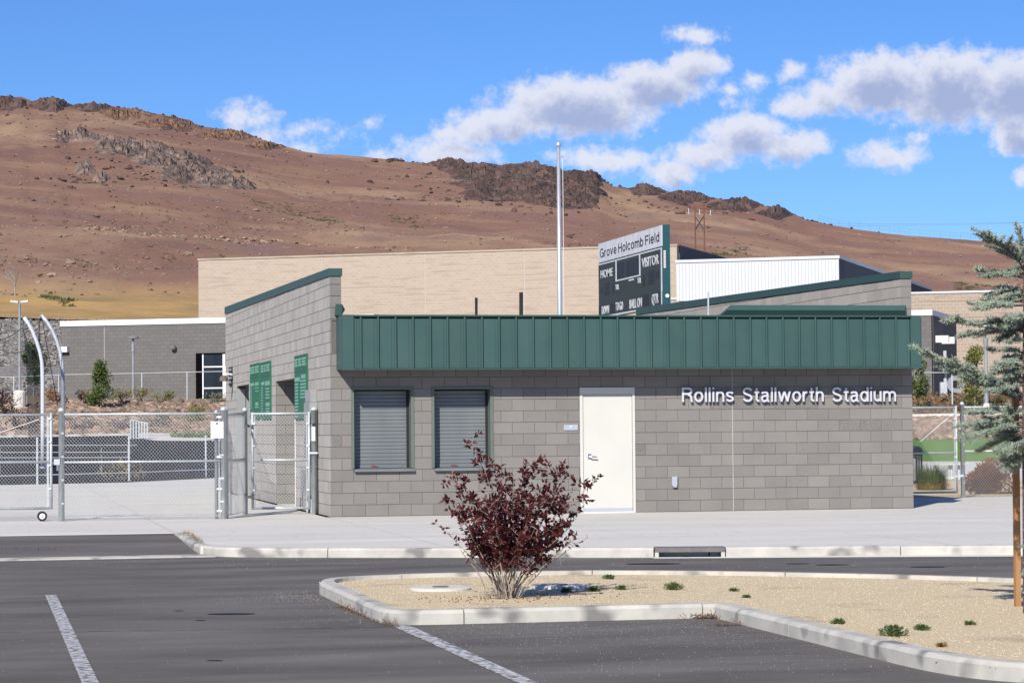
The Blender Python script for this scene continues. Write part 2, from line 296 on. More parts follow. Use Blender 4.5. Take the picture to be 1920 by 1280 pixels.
def stroke_text(txt, parent, m, name, org, ux, uz, width, caph, depth, w=SW_, gap=.15, space=.42):
    """letters as raised pieces; org = lower left, un = ux x uz points out of the face"""
    ux, uz = Vector(ux), Vector(uz); un = ux.cross(uz)*-1; x = 0; pos = []
    for ch in txt:
        if ch == ' ': x += space-gap; continue
        gw, st = glyph(ch, w); pos.append((ch, x)); x += gw+gap
    k = width/(x-gap); outs = []
    for ch, x0 in pos:
        q = MB(); lay = 0
        for line in glyph(ch, w)[1]:
            n = len(line); closed = n > 3 and (Vector(line[0])-Vector(line[-1])).length < 1e-6; L, R = [], []
            for i, p in enumerate(line):
                p = Vector(p); a = Vector(line[i-1]) if i > 0 else (Vector(line[-2]) if closed else None); b = Vector(line[i+1]) if i < n-1 else (Vector(line[1]) if closed else None)
                d1 = (p-a).normalized() if a is not None else None; d2 = (b-p).normalized() if b is not None else None
                t = d1+d2 if d1 is not None and d2 is not None else (d1 if d2 is None else d2)
                t.normalize(); nn = Vector((-t.y, t.x)); c = max(.6, nn.dot(Vector((-d1.y, d1.x)))) if d1 is not None else 1
                L.append(p+nn*(w/2)/c); R.append(p-nn*(w/2)/c)
            dz = lay*.0004; lay += 1
            def W(p, o): return Vector(org)+ux*((x0+p.x)*k)+uz*(p.y*caph)+un*o
            vs_ = [W(p, -depth-dz) for p in L]+[W(p, -depth-dz) for p in R]+[W(p, 0) for p in L]+[W(p, 0) for p in R]
            fs = []
            for i in range(n-1): fs += [(i, i+1, n+i+1, n+i), (2*n+i, 3*n+i, 3*n+i+1, 2*n+i+1), (i, 2*n+i, 2*n+i+1, i+1), (n+i, n+i+1, 3*n+i+1, 3*n+i)]
            if not closed: fs += [(0, n, 3*n, 2*n), (n-1, 3*n-1, 4*n-1, 2*n-1)]
            q.add(vs_, fs)
        outs.append(q.build(name, m, parent))
    return outs
# ------------------------------------------------------------------ materials
mat('asphalt', (.105, .094, .084), .92, c2=(.185, .168, .15), nscale=.8, ndetail=10, contrast=(.36, .68), stretch=(.45, 1.3, 1), bump=.5, bscale=60, spec=.25, speck=(140, (.22, .21, .2), .66, .08), bdist=.006)
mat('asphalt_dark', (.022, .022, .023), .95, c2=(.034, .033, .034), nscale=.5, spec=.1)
mat('tar', (.02, .02, .022), .6)
mat('concrete', (.7, .665, .595), .85, c2=(.59, .555, .495), nscale=.5, ndetail=9, contrast=(.35, .75), bump=.12, bscale=25, stretch=(.5, 1.6, 1), speck=(6, (.33, .31, .28), .69, .03), bdist=.004)
mat('kerb_concrete', (.58, .55, .48), .85, c2=(.43, .41, .37), nscale=2.6, ndetail=9, contrast=(.36, .68), bump=.2, bscale=30, speck=(2.4, (.22, .21, .2), .55, .12), bdist=.004)
mat('paint_worn', (.56, .55, .54), .8, c2=(.15, .14, .135), nscale=17, ndetail=12, contrast=(.44, .6), stretch=(1, .7, 1))
mat('paint_faint', (.3, .3, .295), .8, c2=(.1, .097, .098), nscale=7, ndetail=9, contrast=(.4, .55))
mat('gravel', (.62, .49, .295), .95, c2=(.77, .63, .41), nscale=38, ndetail=3, contrast=(.35, .65), bump=1., bscale=45, speck=(1.1, (.42, .33, .22), .58, .2), bdist=.02)
mat('stone_tan', (.47, .375, .25), .9, c2=(.58, .49, .36), nscale=6, rand=.25)
mat('stone_pale', (.42, .38, .32), .9, c2=(.5, .46, .4), nscale=6, rand=.2)
mat('dirt', (.30, .22, .14), .95, c2=(.38, .29, .19), nscale=.8, bump=.4, bscale=10)
mat('cmu', (.265, .246, .228), .92, c2=(.23, .214, .198), nscale=1.6, ndetail=8, contrast=(.3, .7), bump=.35, bscale=130, rand=.085, speck=(75, (.33, .315, .295), .6, .12), diffr=.9, bdist=.003)
mat('cmu_coarse', (.215, .2, .187), .95, c2=(.19, .178, .165), nscale=3, bump=.9, bscale=110, rand=.05, speck=(55, (.33, .315, .295), .55, .08), diffr=.9, bdist=.006)
mat('cmu_side', (.262, .247, .232), .92, c2=(.225, .212, .2), nscale=1.6, ndetail=8, contrast=(.3, .7), bump=.3, bscale=90, rand=.08, diffr=1., bdist=.003)
mat('mortar', (.15, .14, .13), .95)
mat('sealant', (.5, .46, .4), .8)
mat('green_metal', (.039, .087, .077), .42, c2=(.048, .097, .087), nscale=1.6, ndetail=6, spec=.4, rand=.05, bump=.3, bscale=3.5, bdist=.008)
mat('green_trim', (.034, .078, .068), .5, c2=(.04, .084, .074), spec=.35)
mat('green_grey', (.11, .135, .115), .6, c2=(.13, .15, .13), nscale=3)
mat('soffit', (.05, .05, .048), .9)
mat('door_paint', (.6, .585, .53), .5, c2=(.575, .56, .51), nscale=1.2, ndetail=3)
mat('shutter_metal', (.185, .2, .207), .5, .1, c2=(.16, .175, .183), nscale=2.2, stretch=(1, 1, .3))
mat('void_shade', (.005, .005, .006), 1., spec=0.)  # near-black: shade inside gaps and openings, put into the colour
mat('steel', (.55, .56, .57), .32, .9)
mat('brushed', (.62, .63, .66), .42, .55, c2=(.55, .56, .6))
mat('letter_metal', (.66, .67, .72), .45, .25, c2=(.6, .61, .66), nscale=8)
mat('galv', (.6, .63, .63), .45, .2, c2=(.47, .51, .52), nscale=7, contrast=(.35, .65))
mat('galv_wire', (.62, .64, .64), .5, .1)
mat('white_paint', (.8, .8, .8), .5, c2=(.76, .76, .77))
mat('white_metal', (.6, .62, .65), .5, c2=(.56, .58, .61), nscale=.4)
mat('lamp_grey', (.33, .35, .36), .5, .2)
mat('wire_grey', (.2, .23, .27), .7)
mat('rubber', (.015, .015, .016), .7)
mat('red_paint', (.5, .06, .05), .5)
mat('sign_green', (.028, .15, .082), .6, c2=(.026, .138, .076))
mat('sign_green_dark', (.03, .12, .075), .5)
mat('sign_text', (.22, .42, .31), .6)
mat('sign_logo', (.03, .13, .1), .6)
mat('sign_ink', (.5, .52, .55), .7)
mat('grey_paint', (.3, .31, .31), .6, c2=(.27, .28, .28))
mat('grey_box', (.36, .36, .355), .6)
mat('board_dark', (.05, .062, .057), .6, c2=(.042, .054, .05))
mat('board_digit', (.012, .012, .016), .4)
mat('board_white', (.72, .73, .75), .6)
mat('board_teal', (.018, .085, .1), .5)
mat('black', (.02, .02, .022), .6)
mat('roofing_and_shade', (.09, .092, .1), .8, c2=(.075, .077, .085), nscale=.6)
mat('dark_glass', (.012, .016, .022), .08, spec=.5)
brickmat('school_grey', (.165, .155, .147), (.142, .134, .127), (.11, .104, .1), .406, .203, .012)
brickmat('school_tan', (.45, .365, .285), (.41, .33, .255), (.49, .41, .335), .406, .203, .014, streak=(.385, .305, .24))
brickmat('school_tan_low', (.38, .305, .235), (.335, .265, .205), (.44, .375, .305), .406, .203, .02, streak=(.3, .235, .185))
mat('hill_rock', (.14, .082, .064), .95, c2=(.07, .052, .046), nscale=.16, ndetail=8, bump=.8, bscale=1.2, rand=.35, bdist=.3)
mat('hill_rock_pale', (.25, .175, .135), .95, c2=(.1, .074, .062), nscale=.22, ndetail=8, bump=.8, bscale=1.2, rand=.35, bdist=.3)
mat('hill_rock_ochre', (.25, .14, .08), .95, c2=(.14, .085, .06), nscale=.2, ndetail=8, rand=.3)
mat('berm_rock', (.33, .23, .16), .95, c2=(.22, .145, .1), nscale=.5, rand=.3)
mat('bank_rock', (.33, .235, .17), .95, c2=(.2, .14, .105), nscale=.8, rand=.5)
mat('bank_soil', (.1, .07, .055), .95, c2=(.24, .17, .12), nscale=1.5)
mat('riprap', (.27, .245, .222), .95, c2=(.18, .163, .15), nscale=9, ndetail=5, contrast=(.42, .58), bump=1., bscale=2.2, bdist=.3)
mat('riprap_stone', (.28, .255, .23), .95, c2=(.2, .18, .165), nscale=1, rand=.4)
mat('lawn', (.1, .2, .025), .95, c2=(.13, .23, .035), nscale=1.4, bump=.6, bscale=20, bdist=.02)
mat('ground_soil', (.25, .18, .12), .95, c2=(.3, .22, .15), nscale=.1)
mat('wood_stake', (.42, .22, .09), .8, c2=(.3, .15, .06), nscale=14, stretch=(1, 1, .12))
mat('bark', (.2, .16, .13), .9, c2=(.12, .1, .085), nscale=20, stretch=(1, 1, .4))
mat('bark_pale', (.42, .36, .3), .85, c2=(.28, .23, .19), nscale=18)
mat('bark_purple', (.11, .07, .075), .85, c2=(.26, .2, .19), nscale=30, stretch=(1, 1, 1.6), contrast=(.55, .6))
mat('rust_steel', (.22, .09, .05), .85, c2=(.17, .07, .045), nscale=1)
mat('wire_dark', (.06, .06, .065), .7)
mat('net', (.02, .022, .03), .9, trans=.42)
mat('pole_blue', (.12, .11, .3), .6)
leafmat('leaf_plum', (.15, .03, .03), (.05, .013, .017), .4, .3)
leafmat('leaf_cedar', (.42, .47, .36), (.27, .34, .26), .65, .12)
leafmat('leaf_green', (.15, .19, .05), (.085, .125, .035))
leafmat('leaf_dark_green', (.05, .09, .025), (.07, .11, .03))
leafmat('leaf_olive', (.24, .25, .06), (.15, .165, .045))
leafmat('leaf_red', (.24, .04, .03), (.13, .08, .035), .85, .1)
leafmat('leaf_maroon', (.05, .018, .018), (.03, .014, .014))
leafmat('leaf_sage', (.25, .26, .17), (.18, .19, .13))
leafmat('leaf_lavender', (.2, .17, .23), (.14, .16, .12))
leafmat('leaf_gold', (.36, .25, .075), (.17, .17, .055))
leafmat('leaf_straw', (.4, .26, .1), (.3, .2, .08))
leafmat('needle_litter', (.3, .13, .05), (.2, .085, .035))
leafmat('weed_green', (.17, .23, .09), (.12, .17, .06))
leafmat('hill_green', (.12, .145, .05), (.09, .115, .045))
leafmat('hill_sage', (.27, .25, .19), (.2, .19, .14))
leafmat('dry_brush', (.26, .165, .1), (.19, .13, .07))

def hillmat():
    m = mat('hill_soil', (.2, .115, .085), .98); nt = m.node_tree; N = nt.nodes; Lk = nt.links; b = N['Principled BSDF']
    b.inputs['Diffuse Roughness'].default_value = 1.
    geo = N.new('ShaderNodeNewGeometry')
    def noi(scale, det, st=(1, 1, 1), ro=.6):
        v = N.new('ShaderNodeVectorMath'); v.operation = 'MULTIPLY'; Lk.new(geo.outputs['Position'], v.inputs[0]); v.inputs[1].default_value = st
        n = N.new('ShaderNodeTexNoise'); n.inputs['Scale'].default_value = scale; n.inputs['Detail'].default_value = det; n.inputs['Roughness'].default_value = ro; Lk.new(v.outputs[0], n.inputs['Vector']); return n.outputs[0]
    def mix(fac, lo, hi, a, c):
        r = N.new('ShaderNodeMapRange'); Lk.new(fac, r.inputs[0]); r.inputs[1].default_value = lo; r.inputs[2].default_value = hi
        x = N.new('ShaderNodeMix'); x.data_type = 'RGBA'; Lk.new(r.outputs[0], x.inputs[0])
        if isinstance(a, tuple): x.inputs[6].default_value = (*a, 1)
        else: Lk.new(a, x.inputs[6])
        x.inputs[7].default_value = (*c, 1); return x.outputs[2]
    dt = N.new('ShaderNodeVectorMath'); dt.operation = 'DOT_PRODUCT'; Lk.new(geo.outputs['Position'], dt.inputs[0]); dt.inputs[1].default_value = (math.cos(YAW), -math.sin(YAW), 0)
    s0 = N.new('ShaderNodeSeparateXYZ'); Lk.new(geo.outputs['Position'], s0.inputs[0])
    zz = N.new('ShaderNodeMath'); zz.operation = 'MULTIPLY_ADD'; Lk.new(dt.outputs['Value'], zz.inputs[0]); zz.inputs[1].default_value = .13; Lk.new(s0.outputs[2], zz.inputs[2])
    def streak(su, sz, det):
        cv = N.new('ShaderNodeCombineXYZ'); a = N.new('ShaderNodeMath'); a.operation = 'MULTIPLY'; Lk.new(dt.outputs['Value'], a.inputs[0]); a.inputs[1].default_value = su
        b_ = N.new('ShaderNodeMath'); b_.operation = 'MULTIPLY'; Lk.new(zz.outputs[0], b_.inputs[0]); b_.inputs[1].default_value = sz
        Lk.new(a.outputs[0], cv.inputs[0]); Lk.new(b_.outputs[0], cv.inputs[1]); n = N.new('ShaderNodeTexNoise'); n.inputs['Scale'].default_value = 1; n.inputs['Detail'].default_value = det; n.inputs['Roughness'].default_value = .62; Lk.new(cv.outputs[0], n.inputs['Vector']); return n.outputs[0]
    c = mix(noi(.012, 6), .35, .65, (.148, .079, .058), (.178, .101, .07))
    c = mix(streak(.02, .22, 7), .48, .68, c, (.225, .14, .086)); c = mix(streak(.03, .35, 7), .52, .72, c, (.118, .066, .054)); c = mix(streak(.008, .09, 5), .5, .7, c, (.145, .078, .064))
    c = mix(noi(.02, 8, (1, .35, 2.5)), .52, .66, c, (.25, .165, .105))
    c = mix(noi(.05, 8, (1, .3, 3)), .56, .72, c, (.15, .09, .08))
    c = mix(noi(.9, 4), .63, .72, c, (.27, .2, .145)); c = mix(noi(1.3, 3), .63, .72, c, (.09, .055, .045))
    c = mix(noi(.28, 6, (1.3, 1, 1)), .62, .74, c, (.115, .075, .064))
    s = N.new('ShaderNodeSeparateXYZ'); Lk.new(geo.outputs['Position'], s.inputs[0])
    # golden dry grass on the low skirt of the hill
    r = N.new('ShaderNodeMapRange'); Lk.new(s.outputs[2], r.inputs[0]); r.inputs[1].default_value = 19; r.inputs[2].default_value = 14.5
    ng = N.new('ShaderNodeMath'); ng.operation = 'MULTIPLY_ADD'; Lk.new(noi(.05, 5), ng.inputs[0]); ng.inputs[1].default_value = 1.6; ng.inputs[2].default_value = .1
    gm = N.new('ShaderNodeMath'); gm.operation = 'MULTIPLY'; gm.use_clamp = True; Lk.new(r.outputs[0], gm.inputs[0]); Lk.new(ng.outputs[0], gm.inputs[1])
    gg = mix(noi(.11, 7, (1, .5, 1)), .45, .65, (.33, .205, .075), (.18, .132, .05))
    x = N.new('ShaderNodeMix'); x.data_type = 'RGBA'; Lk.new(gm.outputs[0], x.inputs[0]); Lk.new(c, x.inputs[6]); Lk.new(gg, x.inputs[7])
    Lk.new(x.outputs[2], b.inputs['Base Color'])
    bp = N.new('ShaderNodeBump'); bp.inputs['Strength'].default_value = .8; bp.inputs['Distance'].default_value = .6; Lk.new(noi(.5, 8), bp.inputs['Height']); Lk.new(bp.outputs[0], b.inputs['Normal'])
hillmat()

# ------------------------------------------------------------------ the ground near by
H = Vector((math.sin(YAW), math.cos(YAW), 0)); R_ = Vector((math.cos(YAW), -math.sin(YAW), 0))
def fr(right, fwd, z=0.):            # place given metres right of and ahead of the viewpoint
    p = CAM + R_*right + H*fwd; return Vector((p.x, p.y, z))
def lerp(a, b, t): return a+(b-a)*t
def interp(tab, x):
    if x <= tab[0][0]: return tab[0][1]
    for (a, va), (b, vb) in zip(tab, tab[1:]):
        if x <= b: return lerp(va, vb, (x-a)/(b-a))
    return tab[-1][1]

mb = MB(); c0 = fr(0, 0); mb.add([(-5000, -5000, -.75), (5000, -5000, -.75), (5000, 5000, -.75), (-5000, 5000, -.75)], [(0, 1, 2, 3)])
mb.build('ground', 'ground_soil', kind='structure')
AZ = -.12
KERB = [(-3.12, -10.25), (-2.9, -10.75), (-2.4, -11.1), (-.5, -11.86), (1.57, -12.65), (2.37, -12.93), (3.17, -13.13), (4.66, -13.42), (6.68, -13.91), (9.2, -14.6), (13, -15.8), (20, -18.5)]
def ykerb(x): return interp(KERB, x)
mb = MB(); mb.add([(-70, -75, AZ), (70, -75, AZ), (70, -9, AZ), (-70, -9, AZ)], [(0, 1, 2, 3)]); mb.build('parking_lot', 'asphalt', kind='structure')

# asphalt apron in the driveway mouth and its gutter
mb = MB(); mb.add([(-40, -10.3, AZ+.012), (-3.17, -10.3, AZ+.012), (-3.17, -5.72, -.006), (-40, -5.5, -.006)], [(0, 1, 2, 3)]); mb.build('driveway_apron', 'asphalt', kind='structure')
mb = MB(); mb.prism([(-40, -11.05), (-3.0, -10.72), (-3.13, -10.31), (-40, -10.45)], AZ-.05, AZ+.02); mb.build('gutter', 'kerb_concrete', kind='structure')

# concrete plaza in slabs
plaza = empty('plaza', (0, 0, 0), kind='structure')
XJ = [-36, -30, -24, -18, -12, -9, -6, -3.15, -.08, 3.05, 6.15, 9.25, 12.4, 15.5, 19.9]; YJ = [-9.3, -6.2, -3.05, .0, 5.9]
G_ = .011
def slab(poly):
    m_ = MB(); m_.prism(poly, -.2, uni(-.003, 0)); m_.build('slab', 'concrete', plaza)
for x0, x1 in zip(XJ, XJ[1:]):
    a, b = x0+G_, x1-G_
    if x1 <= -3.1:
        slab([(a, -5.62), (b, -5.62), (b, -3.05-G_), (a, -3.05-G_)])
        ys = [-3.05, 0.2, 5.9, 12, 18, 24, 30]
        for y0, y1 in zip(ys, ys[1:]): slab([(a, y0+G_), (b, y0+G_), (b, y1-G_), (a, y1-G_)])
        slab([(a, 30+G_), (b, 30+G_), (b, 36.), (a, 36.)])
        continue
    front = [(a, ykerb(a)+.15)] + [(x, y+.15) for x, y in KERB if a < x < b] + [(b, ykerb(b)+.15)]
    yb = -9.3 if max(p[1] for p in front) < -9.5 else -6.2
    slab(front + [(b, yb-G_), (a, yb-G_)])
    for y0, y1 in zip(YJ, YJ[1:]):
        if y0 < yb-.01: continue
        if y0 >= -.01 and 0 <= x0+.2 and x1 < 10.7: continue
        if y0 >= -.01 and x0 < 0.01:
            b2 = min(b, -.02)
            for q0, q1 in ((0., 5.9), (5.9, 12), (12, 18), (18, 24), (24, 30), (30, 36)): slab([(a, q0+G_), (b2, q0+G_), (b2, q1-G_), (a, q1-G_)])
            break
        if y0 >= -.01 and x0 < 10.77: a2 = 10.8
        else: a2 = a
        slab([(a2, y0+G_), (b, y0+G_), (b, y1-G_), (a2, y1-G_)])
mb = MB(); mb.box(-.06, 6, 19.2, 38, -.2, -.004); mb.build('slab', 'concrete', plaza)

# street kerb, one object for each cast length, and the storm drain in it
kerb = empty('street_kerb', (0, 0, 0), kind='structure')
def offset(pts, d):
    out = []
    for i, p in enumerate(pts):
        a = Vector(pts[max(i-1, 0)]); b = Vector(pts[min(i+1, len(pts)-1)]); t = (b-a).normalized(); n = Vector((-t.y, t.x))
        if 0 < i < len(pts)-1:
            t1 = (Vector(p)-a).normalized(); n1 = Vector((-t1.y, t1.x)); k = max(.5, n.dot(n1)); out.append((p[0]+n.x*d/k, p[1]+n.y*d/k))
        else: out.append((p[0]+n.x*d, p[1]+n.y*d))
    return out
def kerb_run(pts, parent, step, zt=.004, zb=-.2, w=.15, m='kerb_concrete', skip=None, ztop=None):
    fine = []
    for a, b in zip(pts, pts[1:]):
        n = max(1, int((Vector(b)-Vector(a)).length/.12))
        fine += [tuple(Vector(a).lerp(Vector(b), i/n)) for i in range(n)]
    fine.append(pts[-1])
    for _ in range(6):
        fine = [fine[0]] + [((fine[i-1][0]+2*fine[i][0]+fine[i+1][0])/4, (fine[i-1][1]+2*fine[i][1]+fine[i+1][1])/4) for i in range(1, len(fine)-1)] + [fine[-1]]
    rows = [offset(fine, d) for d in (0., .022, .034, w)]
    s = 0; cur = [0]; cuts = []
    for i in range(1, len(fine)):
        s += (Vector(fine[i])-Vector(fine[i-1])).length
        if s > step: cuts.append(i); s = 0
    cuts = [0]+cuts+[len(fine)-1]
    for c0_, c1_ in zip(cuts, cuts[1:]):
        if c1_-c0_ < 2: continue
        if skip and skip(fine[(c0_+c1_)//2]): continue
        m_ = MB(); vs_ = []; ks = list(range(c0_, c1_+1)); dz = uni(-.003, .003)
        for k in ks:
            t = 0
            if k == ks[0]: t = .04
            if k == ks[-1]: t = -.04
            zz = (zt if ztop is None else ztop(fine[k]))+dz
            for row, z in ((rows[0], zb), (rows[0], zz-.03), (rows[1], zz-.006), (rows[2], zz), (rows[3], zz), (rows[3], zb)):
                p = row[k]; q = row[min(max(k+(1 if t > 0 else -1), 0), len(fine)-1)] if t else p
                vs_.append((lerp(p[0], q[0], abs(t)), lerp(p[1], q[1], abs(t)), z))
        n = 6; K = len(ks)
        m_.add(vs_, [(i*n+j, i*n+j+1, (i+1)*n+j+1, (i+1)*n+j) for i in range(K-1) for j in range(n-1)] + [tuple(range(n)), tuple(range((K-1)*n+n-1, (K-1)*n-1, -1))])
        m_.build('kerb', m, parent)
kerb_run([(-3.17, -5.7), (-3.17, -9.6), (-3.1, -10.3), (-2.9, -10.75), (-2.4, -11.1), (-.5, -11.86), (1.57, -12.65), (2.33, -12.92)], kerb, 2.1, ztop=lambda p: .004 if p[1] < -9 else lerp(.004, -.0, 0))
kerb_run([(3.21, -13.14), (4.66, -13.42), (6.68, -13.91), (9.2, -14.6), (13, -15.8), (20, -18.5)], kerb, 2.1)
gp = [(2.3, -13.05), (3.2, -13.25), (4.66, -13.55), (6.68, -14.08), (9.2, -14.8), (13, -16.05), (20, -18.8)]
mb = MB(); mb.prism([(x, y-.04*i) for i, (x, y) in enumerate(gp)] + [(x, y+.25) for x, y in reversed(gp)], AZ-.05, AZ+.006); mb.build('gutter', 'concrete', kind='structure')

dr = empty('storm_drain', (2.77, -13.0, AZ), 'dark slotted storm drain inlet set into the street kerb', 'drain')
def drain_pt(t, d, z): a = Vector((2.34, -12.93)); b = Vector((3.2, -13.14)); p = a.lerp(b, t); tt = (b-a).normalized(); n = Vector((-tt.y, tt.x)); q = p+n*d; return (q.x, q.y, z)
def dbox(t0, t1, d0, d1, z0, z1):
    m_ = MB(); m_.add([drain_pt(t0, d0, z0), drain_pt(t1, d0, z0), drain_pt(t1, d1, z0), drain_pt(t0, d1, z0), drain_pt(t0, d0, z1), drain_pt(t1, d0, z1), drain_pt(t1, d1, z1), drain_pt(t0, d1, z1)],
        [(0,3,2,1),(4,5,6,7),(0,1,5,4),(1,2,6,5),(2,3,7,6),(3,0,4,7)]); return m_
mat('drain_iron', (.13, .13, .135), .7, c2=(.19, .17, .16), nscale=8)
dbox(0, 1, -.004, .3, -.052, .006).build('hood', 'drain_iron', dr)
dbox(0, .055, .0, .3, -.2, -.053).build('side_cheek', 'kerb_concrete', dr); dbox(.945, 1, .0, .3, -.2, -.053).build('side_cheek', 'kerb_concrete', dr)
dbox(.056, .944, .22, .3, -.2, -.053).build('throat', 'void_shade', dr); dbox(.056, .944, .012, .219, -.2, -.1135).build('throat_floor', 'void_shade', dr)  # black colour stands for the shade inside the slot

# planted island: kerb loop and decomposed-granite bed
isl = empty('island_kerb', (0, -22, AZ), kind='structure')
OUT = [(.2, -22.74), (-2.45, -22.74), (-2.6, -22.68), (-2.66, -22.5), (-2.68, -18.5), (-2.6, -17.95), (-2.3, -17.62), (-1.6, -17.42), (-.79, -17.33), (.3, -17.42), (.89, -17.63), (1.9, -18.2), (3.27, -19.31), (4.02, -20.15), (5.2, -21.9), (6.1, -24), (6.5, -26.5), (6.3, -28.2), (5.6, -28.9), (4.5, -29.1), (1.3, -29.1), (.72, -28.9), (.34, -28.4), (.2, -27.8), (.2, -22.74)]
kerb_run([(.2, -22.775), (.2, -27.6), (.3, -28.35), (.7, -28.9), (1.4, -29.1), (4.5, -29.1), (5.6, -28.9), (6.3, -28.2), (6.5, -26.5), (6.1, -24), (5.2, -21.9), (4.02, -20.15), (3.27, -19.31), (1.9, -18.2), (.89, -17.63), (.3, -17.42), (-.79, -17.33), (-1.6, -17.42), (-2.3, -17.62), (-2.6, -17.95), (-2.68, -18.5), (-2.68, -22.6), (-2.6, -22.75), (-2.5, -22.77), (.345, -22.77)], isl, 2.05)
def bed_z(x, y): return -.035+.03*noise.noise((x*.5, y*.5, 3.1))
mb = MB(); inn = [(p[0], p[1]) for p in OUT[:-1]]
# triangulated bed: grid clipped to the outline
def inside(x, y, poly):
    c = False; j = len(poly)-1
    for i in range(len(poly)):
        if (poly[i][1] > y) != (poly[j][1] > y) and x < (poly[j][0]-poly[i][0])*(y-poly[i][1])/(poly[j][1]-poly[i][1])+poly[i][0]: c = not c
        j = i
    return c
n_ = len(inn); mb.add([(x, y, -.035) for x, y in offset(inn+[inn[0]], -.08)[:-1]], [tuple(range(n_-1, -1, -1))])
mb.build('gravel_bed', 'gravel', kind='structure')

# painted lines
def stripe(name, poly, m):
    q = MB(); q.add([(x, y, AZ+.004) for x, y in poly], [tuple(range(len(poly)))]); q.build(name, m, kind='structure')
stripe('parking_line', [(-5.37, -30.5), (-5.26, -30.5), (-5.26, -17.78), (-5.37, -17.8)], 'paint_worn')
stripe('parking_line', [(-2.59, -30.5), (-2.48, -30.5), (-2.48, -22.79), (-2.63, -22.79)], 'paint_worn')
stripe('layout_line', [(-9, -22.15), (-9, -22.17), (-2.75, -22.88), (-2.75, -22.86)], 'paint_faint')
def blob(name, px, py, rx, ry, m, z=AZ+.004):
    c = onz(px, py, z); q = MB(); vs_ = []
    for i in range(28):
        t = 2*math.pi*i/28; k = 1+.22*noise.noise((math.cos(t)*1.5+px, math.sin(t)*1.5, .3)); p = c+R_*(rx*k*math.cos(t))+H*(ry*k*math.sin(t)); vs_.append((p.x, p.y, z))
    q.add(vs_, [tuple(range(28))]); q.build(name, m, kind='structure')
blob('tar_patch', 437, 1150, .22, .1, 'tar'); blob('tar_patch', 1225, 1056, .32, .16, 'tar')
for px, py, rx in ((1495, 1056, .14), (1560, 1058, .2), (1740, 1062, .2), (335, 1144, .05), (403, 1237, .06), (375, 1162, .05), (258, 1116, .03), (145, 1115, .025)): blob('tar_patch', px, py, rx, rx*.5, 'tar')
# ------------------------------------------------------------------ stadium building
C = .2032; BL = .4064; LW = 10.7696; DP = 18.98
bd = empty('stadium_building', (0, 0, 0), 'grey concrete block stadium building with green ribbed metal fascia and white door', 'building')
OPEN = [(.406, 1.448, 4, 11), (1.832, 2.872, 4, 11), (4.486, 5.492, 0, 11)]
# core wall behind the face blocks, in pieces around the openings
core = MB(); FY = .006
segs = [0, .406, 1.448, 1.832, 2.872, 4.486, 5.492, LW]
e = .004
core.box(.0+e, .406, FY, .3, 0, 3.42); core.box(1.448, 1.832, FY, .3, 0, 3.42); core.box(2.872, 4.486, FY, .3, 0, 3.42); core.box(5.492, LW-e, FY, .3, 0, 3.42)
core.box(.406, 1.448, FY, .3, 0, 4*C); core.box(.406, 1.448, FY, .3, 11*C, 3.42); core.box(1.832, 2.872, FY, .3, 0, 4*C); core.box(1.832, 2.872, FY, .3, 11*C, 3.42)
core.box(4.486, 5.492, FY, .3, 11*C, 3.42)
wall = core.build('front_wall', 'mortar', bd)
meshes = {}
def block_mesh(w, h, m):
    k = (round(w, 3), round(h, 3), m)
    if k not in meshes:
        b_ = MB(); j = .005; x = w/2-j; z = h/2-j; c = .003
        b_.add([(-x+c, 0, -z+c), (x-c, 0, -z+c), (x-c, 0, z-c), (-x+c, 0, z-c), (-x, c, -z), (x, c, -z), (x, c, z), (-x, c, z), (-x, .03, -z), (x, .03, -z), (x, .03, z), (-x, .03, z)],
               [(0,1,2,3),(4,5,1,0),(5,6,2,1),(6,7,3,2),(7,4,0,3),(8,9,5,4),(9,10,6,5),(10,11,7,6),(11,8,4,7)])
        me = b_.mesh('block'); me.materials.append(MATS[m]); meshes[k] = me
    return meshes[k]
nblk = 0; upper = MB()
coarse = {(9, i) for i in (17, 18, 19, 20, 21)} | {(7, i) for i in (23, 24, 25)} | {(6, 0), (5, 13)}
for r in range(14):
    x = 0.; i = 0; first = BL/2 if r % 2 == 0 else BL
    while x < LW-1e-4:
        w = first if i == 0 else BL; x1 = min(x+w, LW); a, b = x, x1
        for (o0, o1, r0, r1) in OPEN:
            if r0 <= r < r1:
                if a >= o0-1e-3 and b <= o1+1e-3: a = b
                elif a < o0 < b: b = o0
                elif a < o1 < b: a = o1
        if b-a > .03:
            if r == 13:
                upper.cr = rnd(); upper.box(a+.005, b-.005, uni(-.001, .001), .03, r*C+.005, (r+1)*C-.005)
            else:
                o = inst('block', block_mesh(b-a, C, 'cmu_coarse' if (r, i) in coarse else 'cmu'), wall, ((a+b)/2, uni(-.0025, .001), (r+.5)*C)); nblk += 1
        x = x1; i += 1
upper.build('upper_block_course', 'cmu', wall, kind='stuff')
# control joint
MB().box(7.314, 7.326, -.0045, .02, .0, 2.6).build('control_joint', 'sealant', wall)

